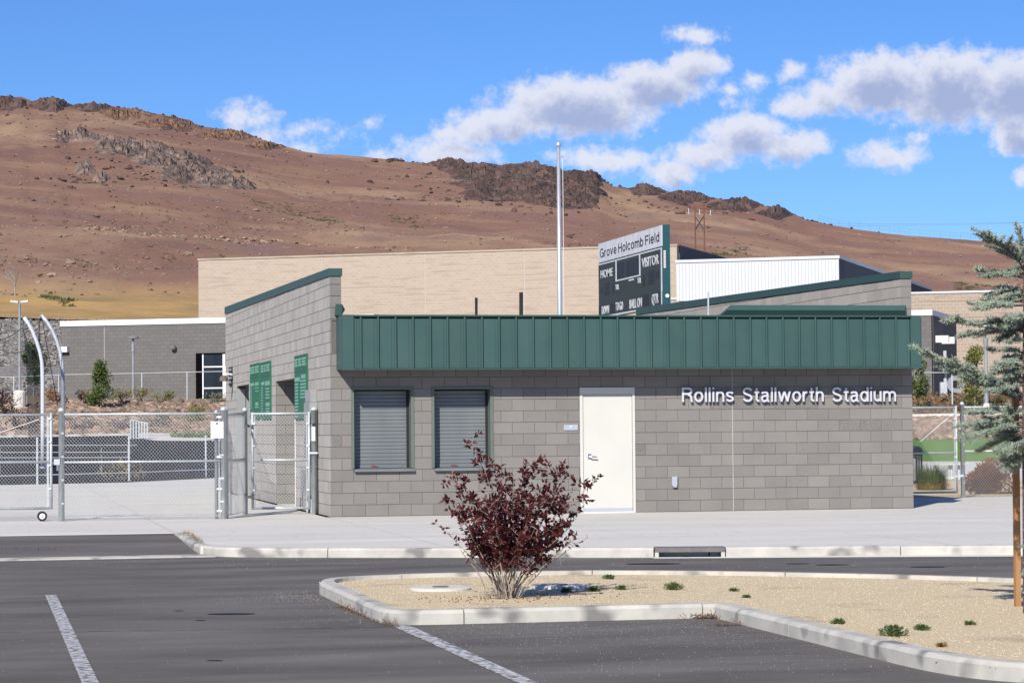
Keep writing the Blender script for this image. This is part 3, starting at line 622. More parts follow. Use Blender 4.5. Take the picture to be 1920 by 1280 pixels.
# left and right parapet walls, block by block (too narrow in view to tell apart)
def ztop(y): return lerp(4.216, 4.407, y/DP)
def side_wall(x0, x1, name, face_l, openings, m, zmin=0.):
    cw = MB(); ys = sorted({0., DP} | {o for a, b, z in openings for o in (a, b)})
    for y0, y1 in zip(ys, ys[1:]):
        zb = zmin
        for a, b, z in openings:
            if a <= y0 and y1 <= b: zb = z
        ya, yb = y0+(.308 if y0 == 0 and zmin == 0 else 0), y1
        if y0 == 0:
            cw.add([(x0+e, .004, max(zb, 0)), (x1-e, .004, max(zb, 0)), (x1-e, yb, zb), (x0+e, yb, zb), (x0+e, .004, ztop(0)), (x1-e, .004, ztop(0)), (x1-e, yb, ztop(yb)), (x0+e, yb, ztop(yb))], [(0,3,2,1),(4,5,6,7),(0,1,5,4),(1,2,6,5),(2,3,7,6),(3,0,4,7)]) if zmin > 0 else cw.add(
                [(x0+e, ya, zb), (x1-e, ya, zb), (x1-e, yb, zb), (x0+e, yb, zb), (x0+e, ya, ztop(ya)), (x1-e, ya, ztop(ya)), (x1-e, yb, ztop(yb)), (x0+e, yb, ztop(yb))], [(0,3,2,1),(4,5,6,7),(0,1,5,4),(1,2,6,5),(2,3,7,6),(3,0,4,7)])
            if zmin == 0: cw.box(x0+e, x1-e, .009, .3, 3.425, ztop(0))
        else:
            cw.add([(x0+e, ya, zb), (x1-e, ya, zb), (x1-e, yb, zb), (x0+e, yb, zb), (x0+e, ya, ztop(ya)), (x1-e, ya, ztop(ya)), (x1-e, yb, ztop(yb)), (x0+e, yb, ztop(yb))], [(0,3,2,1),(4,5,6,7),(0,1,5,4),(1,2,6,5),(2,3,7,6),(3,0,4,7)])
    w_ = cw.build(name, 'mortar', bd)
    bk = MB()
    for r in range(22):
        z0, z1 = r*C, (r+1)*C
        if z1 <= zmin: continue
        y = 0.; i = 0
        while y < DP-1e-4:
            wd = (BL if r % 2 == 0 else BL/2) if i == 0 else BL; y1 = min(y+wd, DP); i += 1
            spans = [(y, y1, max(z0, zmin), z1)]
            for a, b, zo in openings:
                ns = []
                for (p, q, s0, s1) in spans:
                    if q <= a or p >= b or s0 >= zo: ns.append((p, q, s0, s1)); continue
                    if p < a: ns.append((p, a, s0, s1))
                    if q > b: ns.append((b, q, s0, s1))
                    if s1 > zo: ns.append((max(p, a), min(q, b), zo, s1))
                spans = ns
            for (p, q, s0, s1) in spans:
                if q-p < .03: continue
                t0, t1 = min(s1, ztop(p)), min(s1, ztop(q))
                if t0-s0 < .03: continue
                bk.cr = rnd(); j = .005; dx = uni(-.003, .001); dy = .03 if p < .001 and s0 < 2.8 and zmin == 0 else 0
                bk.add([(x0+dx, p+j if p > 0 else -.002, s0+j), (x0+.03, p+j if p > 0 else -.002, s0+j), (x0+.03, q-j, s0+j), (x0+dx, q-j, s0+j), (x0+dx, p+j if p > 0 else -.002, t0-j), (x0+.03, p+j if p > 0 else -.002, t0-j), (x0+.03, q-j, t1-j), (x0+dx, q-j, t1-j)],
                       [(0,3,2,1),(4,5,6,7),(0,1,5,4),(1,2,6,5),(2,3,7,6),(3,0,4,7)])
            y = y1
        if z1 > 3.44 and z0 < 4.2:      # block ends on the front of the parapet
            bk.cr = rnd(); bk.box(x0+.031, x1+.001, -.002, .03, max(z0, 3.43)+.005, min(z1, ztop(0))-.005)
    bk.build('block_courses', m, w_, kind='stuff')
    return w_
OP2 = [(5.0, 8.23, 2.52), (13.49, 16.18, 2.56)]
wl = side_wall(0., .2, 'side_wall', True, OP2, 'cmu_side')
wr = side_wall(10.57, 10.7696, 'parapet_wall', True, [], 'cmu', zmin=3.42)
# plain right and rear walls, roof deck
rw = MB(); rw.box(10.57, 10.765, .305, DP, 0, 3.415); rw.build('side_wall', 'cmu', bd)
rw = MB(); rw.box(.21, 10.56, DP-.3, DP-.002, 0, 4.3); rw.build('rear_wall', 'cmu', bd)
rf = MB(); rf.add([(.205, .31, 3.40), (10.565, .31, 3.40), (10.565, DP-.31, 3.45), (.205, DP-.31, 3.45)], [(0, 1, 2, 3)]); rf.build('roof', 'roofing_and_shade', bd)
# recesses behind the two side openings, with lit returns
for (a, b, z), m in ((OP2[0], 'cmu'), (OP2[1], 'grey_paint')):
    q = MB(); q.box(.201, 1.7, b, b+.2, 0, z+.1); q.build('recess_wall', m, bd)
    q = MB(); q.box(.201, 1.7, a-.2, a, 0, z+.1); q.build('recess_wall', 'cmu', bd)
    q = MB(); q.box(1.7, 1.9, a-.2, b+.2, 0, z+.1); q.build('recess_wall', 'cmu', bd)
    q = MB(); q.box(.201, 1.7, a, b, z+.0, z+.1); q.build('recess_ceiling', 'soffit', bd)
    q = MB(); q.box(.02, 1.7, a, b, -.15, -.003); q.build('recess_floor', 'concrete', bd)
q = MB()
for r in range(13):
    z0, z1 = r*C, min((r+1)*C, 2.52)
    for x0, x1 in ([(.01, .2), (.2, .606), (.606, 1.01)] if r % 2 else [(.01, .4), (.4, .81), (.81, 1.2)]):
        q.cr = rnd(); q.box(x0+.005, x1-.005, 8.215, 8.229, z0+.005, z1-.005)
q.build('return_block_courses', 'cmu', bd, kind='stuff')
MB().box(-.012, .03, 4.965, 4.995, 0, 2.5).build('corner_guard', 'white_paint', bd)
MB().box(-.004, .195, 16.15, 16.178, 0, 2.5).build('jamb_panel', 'grey_paint', bd)
# copings
def coping(x0, x1):
    q = MB(); a, b = x0-.02, x1+.02; y0, y1 = -.03, DP+.02
    lo = lambda y: ztop(y)-.003; hi = lambda y: lerp(4.345, 4.575, y/DP)
    q.add([(a, y0, lo(y0)), (b, y0, lo(y0)), (b, y1, lo(y1)), (a, y1, lo(y1)), (a, y0, hi(y0)), (b, y0, hi(y0)), (b, y1, hi(y1)), (a, y1, hi(y1))], [(0,3,2,1),(4,5,6,7),(0,1,5,4),(1,2,6,5),(2,3,7,6),(3,0,4,7)])
    return q
coping(0, .2).build('coping', 'green_trim', bd); coping(10.57, 10.77).build('coping', 'green_trim', bd)

# green ribbed fascia
Z0, Z1, YF = 2.565, 3.488, -.57
fa = MB(); fa.box(.131, 10.719, YF+.03, -.01, 2.6, 3.47); fascia = fa.build('fascia', 'green_trim', bd)
MB().box(.14, 10.71, YF+.02, -.012, 2.575, 2.598).build('soffit', 'soffit', bd)
q = MB(); q.box(.126, .335, YF-.012, YF+.028, Z0, Z1); q.box(.112, .13, YF-.012, -.004, Z0, Z1-.02); q.build('corner_trim', 'green_metal', fascia)
q = MB(); q.box(10.526, 10.724, YF-.012, YF+.028, Z0, Z1); q.box(10.7205, 10.736, YF-.012, -.004, Z0, Z1-.02); q.build('corner_trim', 'green_metal', fascia)
xs = [.337]+[.452+.3058*k for k in range(33)]+[10.524]
pm = {}
for a, b in zip(xs, xs[1:]):
    k = round(b-a, 3)
    if k not in pm:
        q = MB(); w = (b-a)/2
        q.add([(-w+.012, 0, Z0+.01), (w-.012, 0, Z0+.01), (w-.012, 0, Z1-.05), (-w+.012, 0, Z1-.05), (-w, .028, Z0+.004), (w, .028, Z0+.004), (w, .028, Z1-.03), (-w, .028, Z1-.03)], [(0,1,2,3),(4,5,1,0),(5,6,2,1),(6,7,3,2),(7,4,0,3)])
        # shallow stiffening bead near the right edge
        q.add([(w-.075, -.0005, Z0+.012), (w-.07, -.005, Z0+.012), (w-.065, -.0005, Z0+.012), (w-.075, -.0005, Z1-.052), (w-.07, -.005, Z1-.052), (w-.065, -.0005, Z1-.052)], [(0,1,4,3),(1,2,5,4)])
        me = q.mesh('panel'); me.materials.append(MATS['green_metal']); pm[k] = me
    inst('panel', pm[k], fascia, ((a+b)/2, YF+uni(-.002, .002), 0))
q = MB(); q.box(-.014, .014, -.042, .026, Z0+.004, Z1-.012); seam = q.mesh('seam'); seam.materials.append(MATS['green_metal'])
for x in xs[1:-1]: inst('seam', seam, fascia, (x, YF, 0))
q = MB(); q.box(.12, 10.73, YF-.05, YF+.03, Z0-.014, Z0+.0025); q.build('drip_edge', 'green_metal', fascia)
q = MB(); q.box(.34, 10.52, YF-.055, YF+.0, Z1-.011, Z1+.012); q.box(.13, 10.72, YF+.0, .12, Z1-.02, Z1+.02); q.build('top_flashing', 'green_trim', fascia)
# pointed roof-edge trims standing behind the fascia
def nose(x0, x1, y, skew=0.):
    prof = [(y, 3.505), (y-.1, 3.525), (y-.17, 3.617), (y-.1, 3.712), (y, 3.712)]
    q = MB(); n = len(prof)
    q.add([(x0+skew*(3.712-z)*-1.2, yy, z) for yy, z in prof]+[(x1-abs(yy-y)*.5, yy, z) for yy, z in prof], [tuple(range(n)), tuple(range(2*n-1, n-1, -1))]+[(i, n+i, n+(i+1) % n, (i+1) % n) for i in range(n)]); return q
q = MB(); q.add([(.08, -.02, 3.52), (.08, -.1, 3.52), (.1, -.12, 3.714), (.1, -.02, 3.714), (.2, -.02, 3.52), (.2, -.1, 3.52), (.2, -.12, 3.714), (.2, -.02, 3.714), (.262, -.06, 3.62)],
    [(0,3,2,1),(1,2,6,5),(2,3,7,6),(0,1,5,4),(4,5,8),(5,6,8),(6,7,8),(7,4,8),(0,4,7,3)]); q.build('roof_trim', 'green_metal', bd)
nose(7.3, 10.66, -.02, 1.).build('roof_trim', 'green_metal', bd)

# shutters in the two service windows
def window(x0, x1, nm):
    w = MB(); fz0, fz1 = .838, 2.235; fx0, fx1 = x0-.041, x1+.04
    w.box(fx0, x0+.012, -.012, .04, fz0, fz1+.03); w.box(x1-.018, fx1, -.012, .04, fz0, fz1+.03); w.box(x0+.012, x1-.018, -.012, .04, fz1-.02, fz1+.03)
    w.box(x1-.017, x1-.004, .041, .3, fz0, fz1); w.box(x0+.001, x0+.011, .041, .3, fz0, fz1); w.box(x0+.012, x1-.018, .041, .3, fz1-.012, fz1-.002)
    win = w.build('service_window', 'green_grey', bd); ORIG[win] = (0, 0, 0)
    g = MB(); g.box(x0+.012, x0+.055, .215, .262, fz0, fz1-.02); g.build('guide_rail', 'black', win)
    g = MB(); g.box(x1-.06, x1-.0175, .215, .262, fz0, fz1-.02); g.build('guide_rail', 'black', win)
    s_ = MB(); p = .0648; hw = (x1-x0-.115)/2
    prof = [(0.006, -p/2), (-.0005, -p/2+.006), (-.0022, 0), (-.0008, p/2-.009), (.007, p/2-.003), (.012, p/2), (.012, -p/2)]
    n = len(prof); s_.add([(-hw, y, z) for y, z in prof]+[(hw, y, z) for y, z in prof], [tuple(range(n)), tuple(range(2*n-1, n-1, -1))]+[(i, (i+1) % n, n+(i+1) % n, n+i) for i in range(n)])
    sm = s_.mesh('slat'); sm.materials.append(MATS['shutter_metal']); k = 0; z = fz0+.1
    while z < fz1-.03: inst('slat', sm, win, ((x0+x1)/2-.001, .24, z)); z += p; k += 1
    b_ = MB(); b_.box(x0+.057, x1-.062, .225, .262, fz0+.006, fz0+.066); bb = b_.build('bottom_bar', 'shutter_metal', win)
    h_ = MB(); cx = lerp(x0, x1, .38); h_.box(cx-.05, cx+.04, .205, .224, fz0+.035, fz0+.05); h_.build('lock_handle', 'red_paint', win)
    h_ = MB(); h_.box(cx+.041, cx+.06, .203, .224, fz0+.03, fz0+.055); h_.build('padlock', 'steel', win)
    h_ = MB(); h_.box(x1-.16, x1-.14, .21, .224, fz0+.034, fz0+.054); h_.build('stud', 'steel', win)
    MB().box(x0+.012, x1-.018, .263, .3, fz0, fz1-.013).build('backing', 'void_shade', win)
    sl_ = MB(); sl_.add([(x0+.006, -.075, fz0-.055), (x1+.03, -.075, fz0-.055), (x1+.03, .22, fz0-.055), (x0+.006, .22, fz0-.055), (x0+.006, -.075, fz0-.012), (x1+.03, -.075, fz0-.012), (x1+.03, .22, fz0-.001), (x0+.006, .22, fz0-.001)], [(0,3,2,1),(4,5,6,7),(0,1,5,4),(1,2,6,5),(2,3,7,6),(3,0,4,7)])
    sl_.build('sill', 'shutter_metal', win)
    for zz in (1.95, 1.6, 1.25, .95):
        for xx in (x1-.0175,): MB().box(xx-.004, xx, .1, .112, zz, zz+.012).build('bolt', 'steel', win)
window(.406, 1.444, 'w'); window(1.832, 2.868, 'w')

# door
q = MB(); q.box(4.482, 4.534, -.014, .1, .0, 2.236); q.box(5.452, 5.496, -.014, .1, .0, 2.236); q.box(4.5345, 5.4515, -.014, .1, 2.112, 2.236)
door = q.build('door_frame', 'door_paint', bd)
leaf = MB().box(4.54, 5.445, .012, .06, .024, 2.105).build('door', 'door_paint', door)
MB().box(4.534, 5.452, .066, .09, 0, 2.112).build('rebate', 'void_shade', door)
MB().box(4.541, 5.444, .006, .0115, .026, .085).build('kick_plate', 'brushed', leaf)
MB().box(4.536, 5.45, -.02, .064, .0, .022).build('threshold', 'white_paint', door)
q = MB(); q.box(4.625, 4.685, .0, .0115, .965, 1.055); q.build('lock_plate', 'steel', leaf)
q = MB(); q.tube([(4.655, .012, 1.005), (4.655, -.05, 1.005), (4.68, -.062, 1.004), (4.775, -.06, .998)], [.018, .016, .013, .012], 8); q.build('lever_handle', 'steel', leaf)
MB().box(4.636, 4.668, -.012, -.0005, 1.035, 1.052).build('key_cylinder', 'steel', leaf)
for z in (.3, 1.15, 1.95): MB().box(5.4455, 5.4515, -.006, .012, z-.05, z+.05).build('hinge', 'steel', door)

# things fixed to the front wall
sg = empty('door_plate', (4.31, -.01, 1.53), 'small brushed metal plate on the wall left of the white door', 'plate')
MB().box(4.187, 4.44, -.02, -.003, 1.479, 1.576).build('plate', 'brushed', sg); MB().box(4.3, 4.325, -.026, -.0205, 1.535, 1.555).build('stud', 'white_paint', sg)
ob = empty('outlet_box', (6.215, 0, .53), 'small grey weatherproof outlet cover on the wall right of the door', 'outlet')
q = MB(); q.prism([(6.167, -.045), (6.264, -.045), (6.264, -.004), (6.167, -.004)], .47, .631); q.build('cover', 'brushed', ob)
q = MB(); q.prism([(6.18, -.06), (6.252, -.06), (6.252, -.004), (6.18, -.004)], .44, .469); q.build('lower_lip', 'brushed', ob)

# the wall lettering: every letter its own cast piece on studs
CAPH = max(v.co.y for v in text_mesh('H', 'probe').vertices)
lt = empty('wall_lettering', (6.35, -.05, 1.965), 'raised silver letters reading Rollins Stallworth Stadium on the block wall', 'lettering')
for t_, x0, x1, z in (('Rollins', 6.358, 7.325, 1.967), ('Stallworth', 7.49, 9.03, 1.963), ('Stadium', 9.19, 10.42, 1.957)): stroke_text(t_, lt, 'letter_metal', 'letter', (x0, -.045, z), (1, 0, 0), (0, 0, 1), x1-x0, .262, .04, gap=.14)

# things on the side wall (the wall facing left)
def side_sign(y0, y1, z0, z1, label, rows):
    s = empty('field_sign', (0, (y0+y1)/2, z0), label, 'sign', 'green rule signs on the side wall')
    MB().box(-.03, -.004, y0, y1, z0, z1).build('panel', 'sign_green', s)
    n = 3; h = z1-z0
    q = MB(); q.box(-.034, -.0305, y0+.02, y1-.02, z1-.035, z1-.0); q.build('top_strip', 'sign_green_dark', s)
    q = MB(); q.box(-.034, -.0305, y0+.02, y1-.02, z1-.32, z1-.24); q.build('header_band', 'sign_green_dark', s)
    def bar(t0, t1, d0, d1, m='sign_text'):      # t runs left to right in view: far to near
        MB().box(-.0345, -.0305, y1-(y1-y0)*t1, y1-(y1-y0)*t0, z1-d1, z1-d0).build('text_bar', m, s)
    for t0, t1 in rows['head']:
        for k in range(3): bar(t0, t1-.02-.05*(k % 2), .06+.055*k, .1+.055*k)
    for (t0, t1, d, hh) in rows['lines']: bar(t0, t1, d, d+hh)
    return s
h2 = [(.05, .48), (.54, .96)]; h3 = [(.05, .3), (.35, .58), (.63, .96)]
side_sign(11.08, 12.99, 1.77, 2.99, 'far left green text sign on the side wall, next to the side doorway',
    {'head': h2, 'lines': [(.06, .42, .42, .07), (.54, .92, .42, .07)]+[(.05, .2, .53+.055*i, .025) for i in range(9)]+[(.54, .9, .53, .025), (.6, .9, .6, .025), (.6, .88, .86, .07), (.55, .92, .95, .03), (.06, .42, 1.08, .06), (.06, .35, 1.17, .02)]})
side_sign(8.99, 10.82, 1.76, 2.975, 'middle green text sign on the side wall, left of the large open recess',
    {'head': h3, 'lines': [(.06, .4, .42, .07), (.5, .95, .42, .09)]+[(.05, .25, .53+.055*i, .025) for i in range(11)]+[(.55, .9, .56+.065*i, .035) for i in range(4)]+[(.55, .92, .87, .08)]+[(.55, .9, .98+.06*i, .035) for i in range(3)]})
side_sign(2.98, 4.85, 1.73, 2.945, 'right green text sign on the side wall, between the open recess and the corner',
    {'head': h3, 'lines': [(.04, .45, .42, .075), (.56, .9, .38, .075)]+[(.05, .3, .53+.062*i, .035) for i in range(11)]+[(.5, .92, .48+.062*i, .035) for i in range(6)]})
cb = empty('electrical_cabinet', (-.06, 2.1, 1.2), 'tall grey electrical cabinet on the side wall beside the corner post', 'cabinet')
MB().box(-.14, -.004, 1.75, 2.55, 1.0, 2.02).build('cabinet_body', 'grey_box', cb); MB().box(-.12, -.004, 1.78, 2.52, 2.025, 2.25).build('upper_box', 'grey_box', cb)
mb_ = empty('lower_cabinet', (-.1, 1.0, .2), 'low pale grey meter box with conduits near the ground behind the gate', 'cabinet')
MB().box(-.16, -.004, 2.0, 2.9, .32, .78).build('box', 'grey_box', mb_)
for k in range(3): MB().tube([(-.06, 2.1+.3*k, .319), (-.06, 2.1+.3*k, 0)], .03, 8).build('conduit', 'black' if k % 2 else 'galv', mb_)
fl = empty('security_light', (-.1, 17.4, 2.7), 'bronze security light with louvred vent near the far end of the side wall', 'light')
MB().box(-.03, -.004, 17.2, 17.9, 2.6, 3.05).build('vent', 'black', fl)
for k in range(4): MB().box(-.045, -.031, 17.22, 17.88, 2.66+.1*k, 2.71+.1*k).build('louvre', 'grey_box', fl)
MB().tube([(-.03, 17.0, 2.85), (-.16, 17.0, 2.88), (-.2, 17.0, 2.82)], .02, 6).build('arm', 'white_paint', fl)
q = MB(); q.lathe((-.24, 16.95, 2.7), [(.03, .14), (.09, .1), (.11, .02), (.1, 0)], 10); q.build('lamp_hood', 'bark', fl)

# roof pipes and poles
def pipe(px, ptop, r, label, m='black', Y=3.):
    b = ony(px, 600, Y); t = ony(px, ptop, Y); p = empty('roof_pipe', (b.x, Y, 3.42), label, 'pipe', 'pipes on the stadium roof')
    MB().tube([(b.x, Y, 3.42), (t.x, Y, t.z)], r, 10).build('pipe', m, p)
    q = MB(); q.lathe((b.x, Y, 3.42), [(r*2.2, 0), (r*1.3, .12), (r*1.02, .16)], 10); q.build('flashing', 'galv', p)
    if m == 'black': q = MB(); q.lathe((t.x, Y, t.z), [(r*1.04, -.12), (r*1.04, .0)], 10); q.build('cap_band', 'black', p)
pipe(893, 558, .026, 'shorter dark vent pipe on the roof, left of the flagpole'); pipe(977, 548, .036, 'taller dark vent pipe on the roof, right beside the flagpole')
pipe(1328, 547, .018, 'thin grey metal pipe on the roof, right of the scoreboard', 'galv')
b = dep(1047, 590, 70); t = dep(1047, 280, 70)
fp = empty('flagpole', (t.x, t.y, 0), 'tall bare silver flagpole with ball finial rising behind the roof', 'flagpole')
MB().tube([(t.x, t.y, 0), (t.x, t.y, 4.5), (t.x, t.y, t.z)], [.085, .072, .045], 14).build('pole', 'brushed', fp, smooth=True)
q = MB(); q.lathe((t.x, t.y, t.z), [(.02, 0), (.05, .01), (.025, .03), (.055, .06), (.078, .1), (.08, .13), (.07, .17), (.04, .2), (.01, .21)], 14); q.build('ball_finial', 'brushed', fp, smooth=True)
MB().box(t.x+.03, t.x+.13, t.y-.03, t.y+.03, t.z-.22, t.z-.17).build('truck_pulley', 'brushed', fp)
MB().tube([(t.x+.12, t.y, t.z-.2), (t.x+.12, t.y, 1.3)], .008, 4).build('halyard', 'white_paint', fp)

# scoreboard: faces the field on the left, stands behind the building
SX, SY0, SY1, SB, ST = 14.68, 31.35, 39.5, 5.21, 7.75
sb = empty('scoreboard', (SX, 35, 0), 'dark football scoreboard headed Grove Holcomb Field, rising behind the roof', 'scoreboard')
SZH = ST-.66; SW = SY1-SY0
def sbox(t0, t1, z0, z1, m, name, pr_=.0, th=.02):     # t: left to right in view
    return MB().box(SX-pr_-th, SX-pr_, SY1-SW*t1, SY1-SW*t0, z0, z1).build(name, m, sb)
MB().box(SX+.001, SX+.24, SY0, SY1, SB, ST).build('cabinet', 'board_teal', sb)
sbox(0, 1, SB, SZH-.04, 'board_dark', 'face'); sbox(0, 1, SZH+.0, ST-.01, 'board_white', 'header_panel')
def hz(t, k): return lerp(SB, SZH-.06, k)
P1 = .0205
def stext(txt, t0, t1, k0, k1, m='board_white', z=None):
    za, zb = (hz(0, k0), hz(0, k1)) if z is None else z
    fit_text(txt, 'caption', m, sb, (SX-P1-.006, SY1-SW*t0, za), (0, -1, 0), (0, 0, 1), SW*(t1-t0), zb-za, .01, full=(0, CAPH), bold=.012)
stroke_text('Grove Holcomb Field', sb, 'black', 'letter', (SX-P1-.001, SY1-SW*.03, SZH+.16), (0, -1, 0), (0, 0, 1), SW*.935, ST-.2-SZH-.16, .006, w=.125, gap=.17)
stext('HOME', .04, .24, .735, .875); stext('VISITOR', .705, .955, .745, .905)
stext('TOL', .285, .34, .46, .55); stext('TOL', .635, .69, .49, .58)
stext('DOWN', .055, .175, .06, .205); stext('TO GO', .285, .405, .08, .225); stext('BALL ON', .51, .7, .07, .225); stext('QTR', .85, .945, .08, .24)
for t0, t1, k0, k1 in ((.315, .365, .655, .93), (.375, .425, .655, .93), (.465, .515, .655, .93), (.53, .58, .655, .93), (.595, .65, .655, .93), (.1, .18, .4, .62), (.035, .075, .46, .56), (.235, .265, .41, .57), (.8, .885, .42, .66), (.905, .955, .5, .62), (.71, .745, .42, .61), (.0, .04, .03, .225), (.185, .27, .03, .235), (.71, .8, .04, .27), (.94, 1., .03, .27)):
    sbox(t0, t1, hz(0, k0), hz(0, k1), 'board_digit', 'digit_window', .0202, .006)
q = MB()
for (t0, t1, k0, k1) in ((0, 1, .985, 1.01), (0, 1, .0, .03), (.29, .305, .61, .985), (.665, .68, .61, .985), (.305, .665, .61, .635), (.985, 1., .03, .985)):
    q.box(SX-.03, SX-.0205, SY1-SW*t1, SY1-SW*t0, hz(0, k0), hz(0, k1))
q.build('white_border', 'board_white', sb)
MB().box(SX-.028, SX-.0205, SY1-SW*.58, SY1-SW*.5, hz(0, .565), hz(0, .59)).build('maker_mark', 'board_white', sb)
q = MB()
for k in range(9): q.box(SX+.03, SX+.1, SY0-.012, SY0-.0005, lerp(6.95, 6.4, k/9), lerp(6.95, 6.4, (k+.75)/9))
q.build('side_lettering', 'board_white', sb)
q = MB(); q.tube([(SX+.13, SY0-.04, 5.55), (SX+.13, SY0, 5.55)], .06, 10); q.build('round_stud', 'white_paint', sb)
for y in (SY0+1.2, (SY0+SY1)/2, SY1-1.2): MB().box(SX+.245, SX+.45, y-.1, y+.1, 0, ST-.1).build('post', 'board_teal', sb)
# ------------------------------------------------------------------ chain-link fences
def on_wall(a, b, t, z): return (lerp(a[0], b[0], t), lerp(a[1], b[1], t), z)
def link_mesh(a, b, z0, z1, pitch=.058, r=.0019, off=0.):
    q = MB(); L_ = math.hypot(b[0]-a[0], b[1]-a[1]); ux, uy = (b[0]-a[0])/L_, (b[1]-a[1])/L_; nx, ny = -uy, ux; hh = z1-z0; k = 1.12
    def P(s, z, o): return Vector((a[0]+ux*s+nx*(o+off), a[1]+uy*s+ny*(o+off), z0+z))
    s = -hh/k
    while s < L_:
        for sg, o in ((1, .002), (-1, -.002)):
            # line s(z) = s + z/k (or mirrored), clipped to the panel
            p0, p1 = (s, 0.), (s+hh/k, hh)
            if sg < 0: p0, p1 = (L_-s, 0.), (L_-s-hh/k, hh)
            (s0, q0), (s1, q1) = p0, p1
            def clip(sa, qa, sb_, qb):
                if sa < 0: t = (0-sa)/(sb_-sa); return 0., lerp(qa, qb, t)
                if sa > L_: t = (L_-sa)/(sb_-sa); return L_, lerp(qa, qb, t)
                return sa, qa
            c0_ = clip(s0, q0, s1, q1); c1_ = clip(s1, q1, s0, q0)
            if abs(c0_[1]-c1_[1]) > .02: q.tube([P(c0_[0], c0_[1], o), P(c1_[0], c1_[1], o)], r, 3, cap=False)
        s += pitch
    return q
def post(q, x, y, r, h, z=0.):
    q.lathe((x, y, z), [(r, 0), (r, h-.05), (r*1.12, h-.05), (r*1.12, h-.02), (r*.75, h+.005), (r*.2, h+.02)], 12); return q
def fence(name, label, pts, h, mids=(1.0,), posts=True, mesh=True, group=None, bands=True, pr_=.036, zb=0., skip_last=False, rr=.021, base=.05):
    f = empty(name, (pts[0][0], pts[0][1], zb), label, 'fence', group)
    for i, p in enumerate(pts):
        if posts and not (skip_last and i == len(pts)-1): post(MB(), p[0], p[1], pr_, h+.08, zb).build('post', 'galv', f, smooth=True)
    for a, b in zip(pts, pts[1:]):
        MB().tube([(a[0], a[1], zb+h-.02), (b[0], b[1], zb+h-.02)], rr, 8).build('top_rail', 'galv', f, smooth=True)
        for m in mids: MB().tube([(a[0], a[1], zb+m), (b[0], b[1], zb+m)], rr*.9, 8).build('mid_rail', 'galv', f, smooth=True)
        if mesh:
            link_mesh(a, b, zb+base, zb+h-.01).build('chain_link', 'galv_wire', f)
            MB().tube([(a[0], a[1], zb+base), (b[0], b[1], zb+base)], .005, 4).build('tension_wire', 'galv_wire', f)
        if bands:
            for e_, t in ((a, .035), (b, -.035)):
                L_ = math.hypot(b[0]-a[0], b[1]-a[1]); tt = t/L_ if t > 0 else 1+t*2.2/L_
                x, y, _ = on_wall(a, b, tt, 0); MB().bar((x, y, zb+.1), (x, y, zb+h-.06), .012, .012).build('tension_bar', 'galv', f)
                for z in (.3, .7, 1.1, 1.5):
                    if z < h: MB().bar((e_[0], e_[1]-.04, zb+z), (x, y-.04, zb+z), .02, .03).build('band', 'galv', f)
    return f
def gate(name, label, a, b, z0, z1, mid, group=None):
    g = empty(name, (a[0], a[1], z0), label, 'gate', group); L_ = math.hypot(b[0]-a[0], b[1]-a[1])
    for p in (a, b): MB().tube([(p[0], p[1], z0), (p[0], p[1], z1+.03)], .024, 8).build('upright', 'galv', g, smooth=True)
    for z, nm in ((z0+.02, 'bottom_rail'), (mid, 'mid_rail'), (z1, 'top_rail')): MB().tube([(a[0], a[1], z), (b[0], b[1], z)], .021, 8).build(nm, 'galv', g, smooth=True)
    link_mesh(a, b, z0+.03, z1).build('chain_link', 'galv_wire', g)
    for p, q_ in ((a, b), (b, a)):
        x, y, _ = on_wall(p, q_, .045/L_, 0); MB().bar((x, y, z0+.04), (x, y, z1-.03), .012, .012).build('tension_bar', 'galv', g)
        for z in (.35, .75, 1.15, 1.55): MB().bar((p[0], p[1]-.028, z0+z), (x, y-.028, z0+z), .018, .025).build('band', 'white_paint', g)
    return g
P1_, P2_, P3_, P4_ = (-4.63, .12), (-1.87, -.02), (-1.29, 1.98), (-.075, 1.6)
fence('chain_link_fence', 'galvanised chain link fence panel with white notice, left of the pedestrian gate', [P1_, P2_], 1.84, pr_=.05)
q = empty('terminal_post', (-1.99, .02, 0), 'slim galvanised pipe standing directly left of the fence corner post', 'post'); post(MB(), -1.99, .03, .03, 1.86).build('pipe', 'galv', q, smooth=True)
for z in (.12, .5, 1.05, 1.5, 1.74): MB().box(-1.99, -1.87, -.05, -.02, z, z+.035).build('band', 'white_paint', q)
fence('chain_link_fence', 'short chain link return panel running back to the pedestrian gate', [(P2_[0]+.05, P2_[1]+.1), P3_], 1.84, pr_=.045, bands=False)
pg = gate('pedestrian_gate', 'narrow chain link pedestrian gate beside the block side wall', (-1.16, 1.93), (-.155, 1.72), .09, 1.82, .98)
for z in (.32, 1.6):
    MB().bar((P3_[0], P3_[1]-.05, z), (-1.16, 1.88, z), .05, .05).build('hinge', 'drain_iron', pg)
MB().box(-.13, -.07, 1.5, 1.66, 1.32, 1.58).build('lock_box', 'white_paint', pg); MB().box(-.125, -.08, 1.49, 1.5, 1.59, 1.63).build('latch', 'black', pg)
MB().box(-.2, -.03, 1.5, 1.53, 1.09, 1.12).build('strap', 'white_paint', pg)
q = MB()
for k in range(9): q.tube([(-.15+.012*k, 1.58-.004*k, .86+.02*math.sin(k)), (-.14+.012*k, 1.575-.004*k, .84+.02*math.sin(k+1))], .008, 5)
q.build('chain', 'steel', pg)
gp_ = empty('gate_post', (P4_[0], P4_[1], 0), 'stout galvanised post against the building corner, right of the pedestrian gate', 'post')
post(MB(), P4_[0], P4_[1], .058, 1.92).build('tube', 'galv', gp_, smooth=True)
